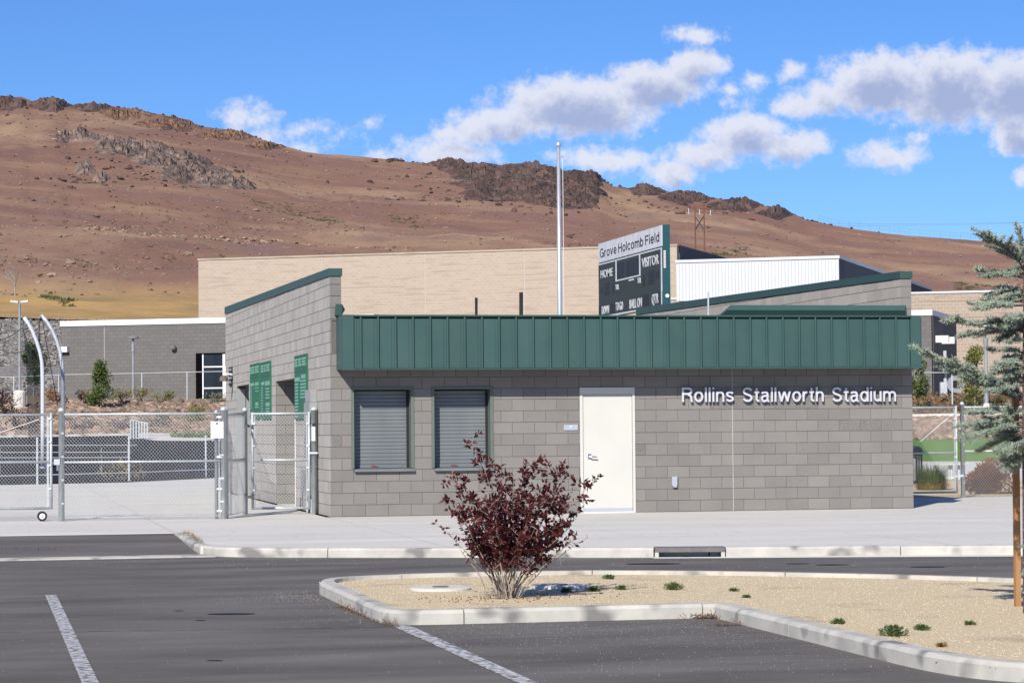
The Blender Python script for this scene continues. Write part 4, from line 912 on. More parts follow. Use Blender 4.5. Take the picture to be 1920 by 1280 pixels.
# big swing gate on a wheel, leaf reaching out of view on the left
sg_ = gate('swing_gate', 'wide chain link swing gate with small rubber wheel at its free end', (-9.3, .28), (-4.8, .26), .2, 1.82, 1.01)
MB().tube([(-5.0, .25, 1.74), (-9.2, .25, .35)], .006, 5).build('truss_rod', 'white_paint', sg_)
MB().tube([(-4.86, .27, .2), (-4.86, .27, 1.8)], .015, 6).build('inner_upright', 'galv', sg_)
def wheel(c, r, parent):
    x, y, z = c; q = MB(); n = 20; prof = [(r, -.025), (r, .025), (r*.62, .028), (r*.62, -.028)]; vs_ = []
    for rr_, o in prof:
        for j in range(n): t = 2*math.pi*j/n; vs_.append((x+rr_*math.cos(t), y+o, z+rr_*math.sin(t)))
    q.add(vs_, [(i*n+j, i*n+(j+1) % n, ((i+1) % 4)*n+(j+1) % n, ((i+1) % 4)*n+j) for i in range(4) for j in range(n)]); w = q.build('tyre', 'rubber', parent)
    q = MB(); vs_ = [(x+r*.61*math.cos(2*math.pi*j/n), y+o, z+r*.61*math.sin(2*math.pi*j/n)) for o in (-.02, .02) for j in range(n)]
    q.add(vs_, [tuple(range(n)), tuple(range(2*n-1, n-1, -1))]+[(j, (j+1) % n, n+(j+1) % n, n+j) for j in range(n)]); q.build('rim', 'white_paint', parent)
    q = MB(); vs_ = [(x+r*.2*math.cos(2*math.pi*j/8), y+o, z+r*.2*math.sin(2*math.pi*j/8)) for o in (-.04, .02) for j in range(8)]
    q.add(vs_, [tuple(range(8)), tuple(range(15, 7, -1))]+[(j, (j+1) % 8, 8+(j+1) % 8, 8+j) for j in range(8)]); q.build('hub', 'galv', parent)
wheel((-4.955, .2, .085), .085, sg_)
MB().bar((-4.86, .24, .12), (-4.955, .24, .085), .03, .03).build('wheel_bracket', 'galv', sg_)
q = MB(); q.box(-4.76, -4.66, .05, .1, .96, 1.06); q.build('latch_fork', 'galv', sg_); MB().box(-4.715, -4.685, .03, .05, .86, .96).build('padlock', 'steel', sg_)
# notice on the fence
nt_ = empty('fence_notice', (-2.0, -.06, 1.5), 'white paper notice with small green emblem on the chain link fence', 'sign')
A_, B_ = ony(395, 790, -.07), ony(419, 821, -.07)
MB().box(A_.x, B_.x, -.072, -.066, B_.z, A_.z).build('sheet', 'white_paint', nt_)
cx = (A_.x+B_.x)/2; hh = A_.z-B_.z
q = MB(); q.add([(cx-.03, -.0725, A_.z-.035), (cx, -.0725, A_.z-.055), (cx+.03, -.0725, A_.z-.035), (cx, -.0725, A_.z-.015)], [(0, 1, 2, 3)]); q.build('emblem', 'sign_logo', nt_)
for k, (w, z) in enumerate(((.07, .26), (.09, .36), (.06, .46), (.1, .6), (.09, .72), (.08, .82))): MB().box(cx-w, cx+w, -.0735, -.0722, A_.z-hh*z-.004, A_.z-hh*z).build('text_line', 'sign_ink', nt_)
# right-hand fence beyond the building
rg = gate('side_gate', 'chain link gate between the building end and the right fence', (10.95, 5.9), (13.98, 5.88), .09, 1.88, .93)
MB().tube([(13.9, 5.85, 1.75), (12.2, 5.85, .4)], .006, 5).build('truss_rod', 'white_paint', rg)
for z in (.45, 1.45): MB().bar((13.98, 5.85, z), (14.11, 5.84, z), .05, .05).build('hinge', 'galv', rg)
fence('chain_link_fence', 'chain link fence in front of the reddish shrub on the right', [(14.11, 5.87), (17.2, 5.95), (20.3, 6.03), (23.4, 6.1)], 1.9, mids=(.96,), pr_=.045)

# ------------------------------------------------------------------ land behind: ramp, rock banks, terrace, hill
def proj(P): d = Vector(P)-CAM; z = d.dot(FWD); return 960+FPX*d.dot(RGT)/z, 640-FPX*d.dot(UPV)/z, z
EDGE = [(-600, 925), (0, 908), (242, 903), (420, 894), (520, 889), (760, 877)]
def ramp_near(px): return onz(px, interp(EDGE, px), .012)
def ramp_far(px): return dep(px, interp([(-600, 826), (0, 821), (250, 817), (420, 815), (760, 812)], px), 112)
def ramp_pt(px, py):
    lo, hi = 0., 1.; a, b = ramp_near(px), ramp_far(px)
    for _ in range(30):
        m = (lo+hi)/2
        if proj(a.lerp(b, m))[1] > py: lo = m
        else: hi = m
    return a.lerp(b, lo)
mb = MB(); cols = list(range(-600, 761, 40)); 
mb.add([p for px in cols for p in (ramp_near(px), ramp_far(px))], [(2*i, 2*i+2, 2*i+3, 2*i+1) for i in range(len(cols)-1)])
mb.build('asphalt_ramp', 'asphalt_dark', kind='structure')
mb = MB(); poly = [(236, 817.5), (262, 822), (292, 826), (340, 826.5), (430, 826.5), (520, 826), (520, 814), (430, 814.5), (330, 815)]
mb.add([ramp_pt(x, y)+Vector((0, 0, .01)) for x, y in poly], [tuple(range(len(poly)-1, -1, -1))]); mb.build('path', 'concrete', kind='structure')
def strip(name, cols_, lines, m, sub=1, jag=0.):
    """surface through several edge lines; each line is a function px -> point"""
    q = MB(); n = len(lines)
    q.add([Vector(l(px))+Vector((0, 0, jag*noise.noise((px*.07, k*3.1, .5)) if 0 < k < n-1 else 0)) for px in cols_ for k, l in enumerate(lines)], [(i*n+k, (i+1)*n+k, (i+1)*n+k+1, i*n+k+1) for i in range(len(cols_)-1) for k in range(n-1)])
    return q.build(name, m, kind='structure')
bank_top_l = lambda px: dep(px, interp([(-600, 768), (0, 762), (115, 756), (420, 751), (760, 746)], px), 131)
strip('edge_kerb', range(-600, 761, 40), [lambda p: ramp_far(p)+Vector((0, 0, .02)), lambda p: ramp_far(p)+H*.4+Vector((0, 0, .12)), lambda p: ramp_far(p)+H*.9+Vector((0, 0, .12))], 'kerb_concrete')
strip('rock_bank', range(-600, 761, 40), [lambda p: ramp_far(p)+H*.85+Vector((0, 0, .05)), bank_top_l], 'bank_soil')
def bank_pt_l(px, t): return (ramp_far(px)+H*.9).lerp(bank_top_l(px), t)
mb = MB()
for _ in range(8000):
    px, t = uni(-60, 640), rnd(); p = bank_pt_l(px, t); s = uni(.06, .17)*(1.8 if rnd() < .06 else 1); mb.cr = rnd(); mb.rock((p.x, p.y, p.z+s*.15), s*uni(.8, 1.5), s*uni(.8, 1.3), s*uni(.5, .9))
mb.build('bank_rocks', 'bank_rock', kind='stuff')
# right-hand side: gravel, path, lawn, rock bank, brush terrace
rc = list(range(1240, 2601, 40))
strip('gravel_yard', rc, [lambda p: onz(p, 960, -.012), lambda p: onz(p, 898, -.012)], 'gravel')
strip('yard_path', rc, [lambda p: onz(p, 899, -.01), lambda p: onz(p, 864, -.01)], 'concrete')
lawn_n = lambda p: onz(p, 864, 0.); lawn_f = lambda p: dep(p, interp([(1560, 826), (2600, 812)], p), 111)
strip('lawn', rc, [lawn_n, lambda p: lawn_n(p).lerp(lawn_f(p), .5), lawn_f], 'lawn')
rb_t = lambda p: dep(p, interp([(1560, 786), (2600, 774)], p), 115.5)
strip('rock_bank', rc, [lawn_f, rb_t], 'bank_soil')
mb = MB()
for _ in range(3000):
    px, t = uni(1690, 2050), rnd(); p = lawn_f(px).lerp(rb_t(px), t); s = uni(.07, .18); mb.cr = rnd(); mb.rock((p.x, p.y, p.z+s*.2), s*uni(.8, 1.4), s*uni(.8, 1.2), s*uni(.6, .95))
mb.build('bank_rocks', 'bank_rock', kind='stuff')
strip('edge_kerb', rc, [rb_t, lambda p: rb_t(p)+Vector((0, 0, .2)), lambda p: rb_t(p)+H*.8+Vector((0, 0, .2))], 'concrete')
br_t = lambda p: dep(p, 744, 125)
strip('brush_slope', rc, [lambda p: rb_t(p)+H*.8+Vector((0, 0, .19)), br_t], 'dirt', jag=.1)
# terrace under the school and gravel bank behind it on the left
far = list(range(-900, 2901, 100))
def terr_n(p): return bank_top_l(p) if p < 760 else (dep(p, 748, 128) if p < 1240 else br_t(p))
strip('terrace', far, [terr_n, lambda p: dep(p, 742, 152), lambda p: Vector((*dep(p, 742, 230).xy, dep(p, 742, 152).z))], 'dirt')
strip('gravel_bank', range(-900, 521, 20), [lambda p: dep(p, interp([(-900, 775), (115, 748), (520, 735)], p), 150), lambda p: dep(p, interp([(-900, 700), (520, 680)], p), 164), lambda p: dep(p, interp([(-900, 560), (0, 593), (115, 598), (520, 612)], p), 192)], 'riprap', jag=.3)
mb = MB()
gA = lambda p: dep(p, interp([(-900, 775), (115, 748), (520, 735)], p), 150); gB = lambda p: dep(p, interp([(-900, 560), (0, 593), (115, 598), (520, 612)], p), 192)
for _ in range(5000):
    px, t = uni(-40, 430), rnd(); a, m_, b = gA(px), dep(px, interp([(-900, 700), (520, 680)], px), 164), gB(px)
    p = a.lerp(m_, t*2.) if t < .33 else m_.lerp(b, (t-.33)/.67); s = uni(.06, .15); mb.cr = rnd(); mb.rock((p.x, p.y, p.z+.05), s*1.3, s, s*.8)
mb.build('bank_stones', 'riprap_stone', kind='stuff')

RIDGE = [(-700, 215), (-300, 190), (-60, 180), (0, 185), (40, 182), (60, 190), (105, 187), (130, 198), (210, 199), (240, 206), (305, 212), (330, 221), (365, 234), (420, 244), (470, 257), (520, 273), (570, 287), (620, 293), (680, 297), (740, 303), (800, 307), (850, 303), (880, 307), (930, 311), (1005, 309), (1050, 320), (1090, 326), (1120, 331), (1148, 350), (1180, 354), (1210, 351), (1240, 356), (1280, 364), (1330, 371), (1380, 378), (1420, 384), (1460, 395), (1490, 405), (1510, 415), (1560, 424), (1620, 432), (1700, 440), (1800, 448), (1920, 456), (2200, 480), (2700, 520)]
D0, D1 = 190., 800.
def hbase(px): return interp([(-900, 575), (0, 594), (115, 599), (600, 610), (1900, 610), (2700, 620)], px)
def hill(px, s):
    """point on the hill at column px, s = 0 at the foot and 1 on the ridge"""
    D = D0+(D1-D0)*s**1.05; y = lerp(hbase(px), interp(RIDGE, px), s); p = dep(px, y, D)
    w = min(1, s*5)*(1-.6*max(0, (s-.8)/.2)); n = noise.fractal((p.x*.02, p.y*.02, .3), 1., 2., 5)*2.2+noise.fractal((p.x*.11, p.y*.11, 1.3), 1., 2., 4)*.5
    p.z += n*w; return p
def hill_at(px, py): return hill(px, max(0, min(1, (hbase(px)-py)/(hbase(px)-interp(RIDGE, px)))))
mb = MB(); cols = list(range(-700, 2701, 10)); NR = 110; vs_ = []
for px in cols:
    for k in range(NR): vs_.append(hill(px, k/(NR-1)))
    r_ = hill(px, 1.); vs_.append(r_+H*40+Vector((0, 0, -6))); vs_.append(r_+H*220+Vector((0, 0, -75))); vs_.append(r_+H*420+Vector((0, 0, -160)))
n = NR+3; mb.add(vs_, [(i*n+k, (i+1)*n+k, (i+1)*n+k+1, i*n+k+1) for i in range(len(cols)-1) for k in range(n-1)])
mb.build('hill', 'hill_soil', smooth=True, kind='structure')

def outcrop(label, spots, m, amp=1.9, cell=2.6):
    """a continuous crag: blocky displaced sheet over the hillside, sinking under the soil where the rock ends"""
    q = MB(); x0 = min(a[0]-a[2]*1.5 for a in spots); x1 = max(a[0]+a[2]*1.5 for a in spots); y0 = min(a[1]-a[3]*1.6 for a in spots)-4; y1 = max(a[1]+a[3]*1.6 for a in spots)
    nx = int((x1-x0)/2.4)+1; ny = int((y1-y0)/.75)+1; idx = {}; vs_ = []; keep = {}
    for i in range(nx):
        px = x0+i*2.4; ry = interp(RIDGE, px)
        for k in range(ny):
            py = y1-k*.75
            if py < ry-.7: break
            mk = max(math.exp(-((px-a[0])/a[2])**2*1.4-((py-a[1])/a[3])**2*1.2) for a in spots)
            if mk < .2: continue
            p = hill_at(px, max(py, ry)); n1 = noise.fractal((p.x*.06, p.y*.035, 7.7), 1., 2., 3)
            mm = mk-.33+n1*.28
            d, pts = noise.voronoi((p.x/cell, p.y/(cell*1.9), p.z/cell*.6)); c1 = noise.cell(pts[0]*7.3); d2, pt2 = noise.voronoi((p.x/cell*2.7, p.y/(cell*3.6), 1.1)); c2 = noise.cell(pt2[0]*5.1)
            edge = min(1., (d[1]-d[0])*3.2)
            h = min(1., max(-.5, mm*2.2))
            z = h*amp*(.35+.65*abs(c1))*(.45+.55*edge)+(max(h, 0)*.9*abs(c2)*min(1, (d2[1]-d2[0])*4) if h > 0 else 0)-.12
            idx[(i, k)] = len(vs_); vs_.append(p+Vector((0, 0, z))); keep[(i, k)] = abs(c1)
    fs = []; cr = []
    for (i, k) in idx:
        a = [(i, k), (i+1, k), (i+1, k+1), (i, k+1)]
        if all(t in idx for t in a): fs.append(tuple(idx[t] for t in a)); cr.append(.02+.96*keep[(i, k)])
    q.v = [tuple(p) for p in vs_]; q.f = fs; q.r = cr
    o = q.build('rock_outcrop', m); tag(o, label, 'rocks'); return o
outcrop('dark craggy rock outcrop on the ridge at the far left', [(10, 194, 60, 16), (95, 196, 60, 15), (170, 203, 60, 8)], 'hill_rock')
outcrop('rusty brown rock band along the left ridge', [(240, 212, 70, 12), (320, 232, 70, 18), (420, 256, 70, 12), (500, 277, 60, 7)], 'hill_rock_ochre', 1.3, 2.2)
outcrop('large pale rock outcrop on the left hillside below the ridge', [(150, 262, 55, 11), (225, 280, 60, 17), (290, 300, 60, 24), (345, 316, 60, 30), (400, 330, 55, 24), (445, 343, 40, 13)], 'hill_rock_pale', 2.2, 2.6)
outcrop('small rock cluster on the left hillside below the pale outcrop', [(158, 318, 26, 12), (190, 331, 20, 7)], 'hill_rock_pale', 1.5, 2.2)
outcrop('broad dark brown rock outcrop on the ridge behind the flagpole', [(845, 310, 45, 14), (900, 322, 80, 22), (990, 322, 90, 24), (1090, 336, 60, 20), (950, 352, 110, 24), (1060, 366, 90, 20)], 'hill_rock', 1.7, 2.4)
outcrop('reddish rock outcrop along the ridge right of the scoreboard', [(1215, 358, 45, 13), (1290, 370, 70, 14), (1380, 383, 70, 12), (1460, 399, 50, 10)], 'hill_rock', 1.6, 2.2)
def boulders(name, spots, m):
    q = MB()
    for (px, py, sx, sy, cnt, r0, r1) in spots:
        for _ in range(cnt):
            x, y = px+random.gauss(0, sx*.5), py+random.gauss(0, sy*.5); y = max(y, interp(RIDGE, x)+.5); p = hill_at(x, y); s = lerp(r0, r1, rnd()**2.5); q.cr = rnd(); q.rock((p.x, p.y, p.z+s*.15), s*uni(.7, 1.4), s*uni(.7, 1.4), s*uni(.5, .9), .42)
    q.build(name, m, kind='stuff')
boulders('fallen_boulders', [(60, 212, 200, 18, 60, .15, .8), (300, 245, 260, 30, 120, .12, .6), (290, 312, 230, 48, 320, .12, .8), (960, 352, 260, 46, 420, .12, .9), (1350, 388, 230, 22, 260, .12, .8), (150, 325, 70, 16, 40, .12, .6), (760, 305, 60, 6, 20, .3, 1.3)], 'hill_rock')
boulders('boulder_row', [(px, 425+(px*.085 if px < 560 else 50), 26, 3, 14, .15, .6) for px in range(-20, 620, 26)], 'berm_rock')
mb = MB()
for _ in range(3200):
    px, py = uni(-20, 1930), uni(210, 540); ry = interp(RIDGE, px)
    if py < ry+6: continue
    p = hill_at(px, py); s = uni(.1, .32)*(2. if rnd() < .05 else 1); mb.cr = rnd(); mb.rock((p.x, p.y, p.z+s*.1), s*1.4, s*1.2, s*.7)
mb.build('scattered_stones', 'berm_rock', kind='stuff')
def tuft(q, p, w, h, n, size):
    for _ in range(n):
        d = Vector((random.gauss(0, 1), random.gauss(0, 1), abs(random.gauss(0, .8)))); d.normalize(); k = rnd()**.5; c = Vector((p[0]+d.x*w*k, p[1]+d.y*w*k, p[2]+d.z*h*k)); quad(q, c, size*uni(.6, 1.3))
def quad(q, c, s, asp=.6, up=None):
    a = Vector((random.gauss(0, 1), random.gauss(0, 1), random.gauss(0, 1))).normalized(); b = a.cross(Vector((random.gauss(0, 1), random.gauss(0, 1), random.gauss(0, 1)))).normalized()
    q.cr = rnd(); q.add([c-a*s*.5, c+b*s*asp*.5, c+a*s*.5, c-b*s*asp*.5], [(0, 1, 2, 3)])
mb = MB()
for _ in range(1100):
    px, py = uni(-20, 1930), uni(230, 545)
    if py < interp(RIDGE, px)+8: continue
    p = hill_at(px, py); w = uni(.25, .6); tuft(mb, p, w, w*.7, 14, .2)
for _ in range(160):
    px, py = random.gauss(970, 60), random.gauss(335, 14); p = hill_at(px, max(py, interp(RIDGE, px)+1)); w = uni(.6, 1.5); tuft(mb, p+Vector((0, 0, .5)), w, w*.8, 30, .3)
mb.build('sagebrush', 'hill_sage', kind='stuff')
mb = MB(); k = 0
while k < 620:      # darker brush gathers in drifts
    px, py = uni(-20, 1930), uni(235, 545)
    if py < interp(RIDGE, px)+8: continue
    p = hill_at(px, py)
    if noise.noise((p.x*.018, p.y*.018, 5.)) < .12: continue
    w = uni(.3, .85); tuft(mb, p, w, w*.75, 20, .26); k += 1
mb.build('dark_brush', 'dry_brush', kind='stuff')
mb = MB()
for (x0, y0, x1, y1, sp, cnt) in ((475, 377, 625, 412, 5, 150), (735, 405, 790, 420, 4, 50), (605, 412, 640, 420, 3, 20), (1335, 478, 1400, 476, 5, 120), (1790, 540, 1905, 540, 6, 200), (80, 545, 130, 560, 6, 60), (330, 350, 380, 356, 3, 24), (165, 338, 200, 340, 2, 20)):
    for _ in range(cnt):
        t = rnd(); px, py = lerp(x0, x1, t)+random.gauss(0, 6), lerp(y0, y1, t)+random.gauss(0, sp); p = hill_at(px, py); w = uni(.3, .8); tuft(mb, p, w, w*.5, 26, .22)
mb.build('green_scrub', 'hill_green', kind='stuff')

# H-frame line structure, wires, ridge fence, bare tree
A_ = hill_at(1304, 476); B_ = A_+R_*2.9*(A_-CAM).length/800*1.02; B_ = hill_at(1321, 478)
hp_ = empty('utility_structure', A_, 'rusty two-legged power line structure with cross brace on the right hillside', 'power pole')
def up_to(P, py): D = (P-CAM).dot(FWD); x = proj(P)[0]; return dep(x, py, D)
At, Bt = up_to(A_, 384), up_to(B_, 381); At.x, At.y = A_.x, A_.y; Bt.x, Bt.y = B_.x, B_.y
rr = .15
for a, b in ((A_, At), (B_, Bt)): MB().tube([a-Vector((0, 0, 1)), b], [rr*1.2, rr*.8], 8).build('leg', 'rust_steel', hp_)
def z_at(P, py): return Vector((P.x, P.y, up_to(P, py).z))
for a, b in ((z_at(A_, 406), z_at(B_, 431)), (z_at(A_, 431), z_at(B_, 404))): MB().tube([a, b], .12, 5).build('brace', 'wire_dark', hp_)
arm0 = z_at(A_, 392)+(A_-B_)*.75; arm1 = z_at(B_, 389)+(B_-A_)*.75; MB().tube([arm0, arm1], .16, 6).build('cross_arm', 'rust_steel', hp_)
for t in (.02, .5, .98): p = arm0.lerp(arm1, t); MB().tube([p, p-Vector((0, 0, 1.3))], .1, 6).build('insulator', 'galv', hp_)
pw = empty('power_lines', A_, 'thin power lines sagging across the sky above the right ridge', 'wires')
for (y0, y1, y2) in ((424, 424, 412), (420, 421, 414)):
    pts = [dep(lerp(1490, 2100, t), lerp(lerp(y0, y1, t), y2, t*t), lerp(840, 760, t)) for t in [i/14 for i in range(15)]]
    MB().tube(pts, .03, 4).build('wire', 'wire_grey', pw)
rfn = empty('ridge_fence', hill_at(1560, 424), 'long wire fence with thin posts along the right ridge', 'fence')
top = []
for px in range(1535, 1990, 19):
    p = hill_at(px, interp(RIDGE, px)); MB().tube([p-Vector((0, 0, .3)), p+Vector((0, 0, 2.0))], .035, 4).build('post', 'wire_grey', rfn); top.append(p)
for h_ in (1.95, 1.0): MB().tube([p+Vector((0, 0, h_)) for p in top], .018, 3).build('wire', 'wire_grey', rfn)
def branch(q, p, d, L_, r, depth, leaves=None, spread=.6, up=.2):
    pts = [p]; dd = d.copy()
    for k in range(4):
        dd = (dd+Vector((random.gauss(0, .14), random.gauss(0, .14), random.gauss(0, .1)+up*.12))).normalized(); pts.append(pts[-1]+dd*L_/4)
    q.tube(pts, [lerp(r, r*.45, k/4) for k in range(5)], 5 if depth > 1 else 4, cap=False)
    if leaves is not None: leaves.append((pts, depth))
    if depth > 0:
        for _ in range(3 if depth > 1 else 4):
            t = uni(.35, 1.); k = min(3, int(t*4)); base = pts[k].lerp(pts[k+1], t*4-k); n_ = Vector((random.gauss(0, 1), random.gauss(0, 1), random.gauss(0, .6))).normalized()
            branch(q, base, (dd+n_*spread).normalized(), L_*uni(.5, .75), r*.5, depth-1, leaves, spread, up)
bt = hill_at(28, 546); q = MB()
q.tube([bt-Vector((0, 0, .3)), bt+Vector((0, 0, 1.2))], [.11, .08], 6)
for k in range(5): branch(q, bt+Vector((0, 0, 1.+.15*k)), Vector((random.gauss(0, .45), random.gauss(0, .45), 1)).normalized(), 1.3, .045, 2, None, .55)
tr = empty('bare_tree', bt, 'small bare pale tree at the foot of the hill, far left', 'tree'); q.build('trunk', 'bark_pale', tr)
# ------------------------------------------------------------------ school buildings behind
SA = YAW+.305; SDIR = Vector((math.cos(SA), -math.sin(SA), 0)); SBK = Vector((math.sin(SA), math.cos(SA), 0))
def school(name, label, px0, px1, D, ytop, depth_m, m, cope, zb, cope_h=.3, right_px=None):
    A = dep(px0, ytop, D); L_ = solve_px(A, SDIR, px1); h = A.z-zb
    o = empty(name, (A.x, A.y, zb), label, 'building', rz=-SA)
    q = MB(); q.box(0, L_, 0, depth_m, 0, h-cope_h); q.build('wall', m, o)
    q = MB(); q.box(-.06, L_+.06, -.06, depth_m+.06, h-cope_h+.002, h); q.build('coping', cope, o)
    return o, L_, h, A
def local_x(A, px, y=0.): return solve_px(A+SBK*y, SDIR, px)
w, wlen, wh, wA = school('grey_school_wing', 'low grey block school wing with white coping and glazed entrance, left', 115, 700, 142, 602, 14, 'school_grey', 'white_paint', dep(115, 750, 142).z-.25, .3)
# glazed entrance; a flat black sheet puts the recess's shade into colour
dx0, dx1 = local_x(wA, 367), local_x(wA, 427); zt = dep(367, 667, 142).z-dep(115, 750, 142).z+.25; zt = 2.75
MB().box(dx0, dx1+.5, -.02, -.004, 0, zt).build('recess', 'void_shade', w)
en = MB(); fx0 = dx0+.42
for x in (fx0, fx0+1.22, fx0+1.3, fx0+2.2): en.box(x, x+.07, -.08, -.025, .02, zt-.08)
for z in (.02, .78, 1.95): en.box(fx0, fx0+1.22, -.078, -.026, z, z+.07)
ent = en.build('entrance_frame', 'white_paint', w); ORIG[ent] = (0, 0, 0)
for z0, z1 in ((.09, .78), (.85, 1.95), (2.02, zt-.1)): MB().box(fx0+.07, fx0+1.22, -.05, -.03, z0, z1).build('pane', 'dark_glass', ent)
q = MB(); q.box(fx0+1.37, fx0+1.55, -.075, -.03, .05, 2.0); q.box(fx0+1.55, fx0+2.2, -.075, -.03, .05, .3); q.box(fx0+1.55, fx0+2.2, -.075, -.03, 1.2, 1.3); q.build('entrance_door', 'white_paint', ent)
wx = local_x(wA, 327); q = MB(); q.lathe((wx, -.17, wh-1.72), [(.04, .26), (.13, .23), (.17, .1), (.14, 0)], 10); q.build('wall_lamp', 'drain_iron', w)
q = MB(); q.box(.02, .5, -.3, -.02, wh-1.75, wh-1.45); q.build('flood_light', 'white_paint', w)
MB().box(local_x(wA, 195), local_x(wA, 195)+.03, -.006, -.001, .1, wh-.4).build('control_joint', 'sealant', w)

g, glen, gh, gA = school('tan_gymnasium', 'tall tan brick school gymnasium behind the stadium', 372, 1269, 182, 485, 60, 'school_tan', 'school_tan', 3., .12)
for px in (603, 797, 983, 1140): x = local_x(gA, px); MB().box(x-.03, x+.03, -.006, -.001, 0, gh-.15).build('control_joint', 'sealant', g)
q = MB(); q.box(glen+.002, glen+.06, .6, 60, 0, gh-.02); q.build('side_wall', 'roofing_and_shade', g)  # side wall in shade, its shade put into the dark grey colour
lo, llen, lh, lA = school('tan_classroom_block', 'lower tan brick school block on the right behind the cedar', 1225, 2150, 160, 559, 20, 'school_tan_low', 'white_metal', 2.6, .12)
ub = dep(1268, 490, 158); ulen = solve_px(ub, SDIR, 1573)
u = empty('white_metal_penthouse', (ub.x, ub.y, lA.z-.3), 'white ribbed metal upper storey with side wall coloured dark for shade above the roof', 'building', rz=-SA); uh = ub.z-lA.z+.3
# sits over the lower block; body behind its ribbed front
q = MB(); q.box(0, ulen, .02, 40, 0, uh-.1); q.build('wall', 'roofing_and_shade', u)  # shade of the side put into the body's dark colour
q = MB(); nrib = 49
for k in range(nrib):
    x0 = ulen*k/nrib; x1 = ulen*(k+1)/nrib; q.add([(x0, 0, 0), (x1-.05, 0, 0), (x1-.035, -.04, 0), (x1-.015, -.04, 0), (x1, 0, 0), (x0, 0, uh-.12), (x1-.05, 0, uh-.12), (x1-.035, -.04, uh-.12), (x1-.015, -.04, uh-.12), (x1, 0, uh-.12)], [(0,1,6,5),(1,2,7,6),(2,3,8,7),(3,4,9,8)])
q.build('ribbed_front', 'white_metal', u, kind='stuff')
MB().box(-.05, ulen+.05, -.07, 40.03, uh-.099, uh+.08).build('eave_trim', 'white_metal', u)
r, rlen, rh, rA = school('grey_block_annex', 'small grey block annex with white coping right of the stadium', 1690, 1746, 130, 582, 9, 'school_grey', 'white_paint', 2.7, .28)
# its own darker side, lamps on arms and a downpipe
q = MB(); q.box(rlen+.065, rlen+.09, -.05, 9, 0, rh-.3); q.build('side_panel', 'school_grey', r)
for y, px in ((.9, 0), (3.2, 0)):
    q = MB(); q.box(rlen+.09, rlen+.75, y-.1, y+.25, rh-1.65, rh-1.3); q.build('wall_light', 'white_paint', r)
MB().tube([(rlen+.17, 3.6, 0), (rlen+.17, 3.6, rh-2.)], .1, 8).build('downpipe', 'galv', r)

# ------------------------------------------------------------------ lamps and poles behind
def lamp_twin():
    p = dep(37, 748, 129); t = dep(37, 566, 129)
    o = empty('parking_lamp', (p.x, p.y, p.z-.3), 'tall twin-headed parking lot lamp at far left in front of gravel bank', 'street lamp')
    q = MB(); q.lathe((p.x, p.y, p.z-.5), [(.3, 0), (.3, .85), (.24, .95)], 12); q.build('concrete_base', 'concrete', o)
    MB().tube([(p.x, p.y, p.z), (p.x, p.y, t.z)], [.08, .06], 8).build('pole', 'lamp_grey', o)
    for s in (-1, 1): a = Vector((p.x, p.y, t.z)); q = MB(); q.bar(a+R_*s*.06, a+R_*s*.46+Vector((0, 0, .05)), .25, .1); q.build('lamp_head', 'galv', o)
lamp_twin()
p = dep(250, 752, 134); t = dep(250, 631, 134)
o = empty('path_lamp', p, 'slim path lamp with flat round head before the grey school wing', 'street lamp')
MB().tube([p, (p.x, p.y, t.z-.8)], [.075, .06], 8).build('pole', 'lamp_grey', o); MB().tube([(p.x, p.y, t.z-.8), (p.x, p.y, t.z-.4)], .1, 8).build('collar', 'lamp_grey', o)
q = MB(); q.lathe((p.x, p.y, t.z-.12), [(.05, -.3), (.06, 0), (.3, .03), (.32, .1), (.1, .16)], 14); q.build('lamp_head', 'lamp_grey', o)
p = dep(1850, 766, 116); t = dep(1850, 608, 116); p.z -= .3
o = empty('path_lamp', p, 'path lamp with flared basket top before the tan block on the right', 'street lamp')
q = MB(); q.lathe(p, [(.16, 0), (.16, .5), (.1, .55)], 10); q.build('base', 'concrete', o)
MB().tube([p, (p.x, p.y, t.z-1.05)], [.1, .085], 8).build('pole', 'lamp_grey', o)
q = MB(); q.lathe((p.x, p.y, t.z-1.05), [(.085, 0), (.13, .4), (.1, .42)], 10); q.build('neck', 'lamp_grey', o)
for k in range(6): a = k*math.pi/3; q = MB(); q.tube([(p.x+.1*math.cos(a), p.y+.1*math.sin(a), t.z-.65), (p.x+.34*math.cos(a), p.y+.34*math.sin(a), t.z-.12)], .012, 4); q.build('basket_rod', 'lamp_grey', o)
MB().tube([(p.x, p.y, t.z-.65), (p.x, p.y, t.z-.15)], .03, 6).build('stem', 'drain_iron', o)
q = MB(); q.lathe((p.x, p.y, t.z-.13), [(.3, 0), (.36, .03), (.34, .1), (.12, .14)], 14); q.build('lamp_head', 'lamp_grey', o)
# low barrier along the far edge of the plaza
def far_fence(name, label, spec, D, hh, zb_of=None, r=.03, rails=(1.,)):
    f = None; tops = []
    for px, py in spec:
        b = D(px, py); f = f or empty(name, b, label, 'fence'); MB().tube([b, b+Vector((0, 0, hh))], r, 6).build('post', 'galv', f); tops.append(b)
    for k in rails:
        MB().tube([b+Vector((0, 0, hh*k)) for b in tops], r*.6, 5).build('rail', 'galv', f)
    return f
far_fence('barrier_fence', 'low galvanised barrier posts along the far edge of the plaza, seen through the chain link', [(-120, 913), (70, 908), (242, 903), (386, 896), (520, 889)], lambda x, y: onz(x, y, 0.), 1.36, rails=(.2,))
far_fence('bank_fence', 'thin tall fence along the top of the rock bank before the grey wing', [(-60, 762), (26, 761), (110, 757), (266, 754), (351, 752), (440, 750)], lambda x, y: dep(x, y, 130.5), 1.5, r=.035, rails=(1.,))
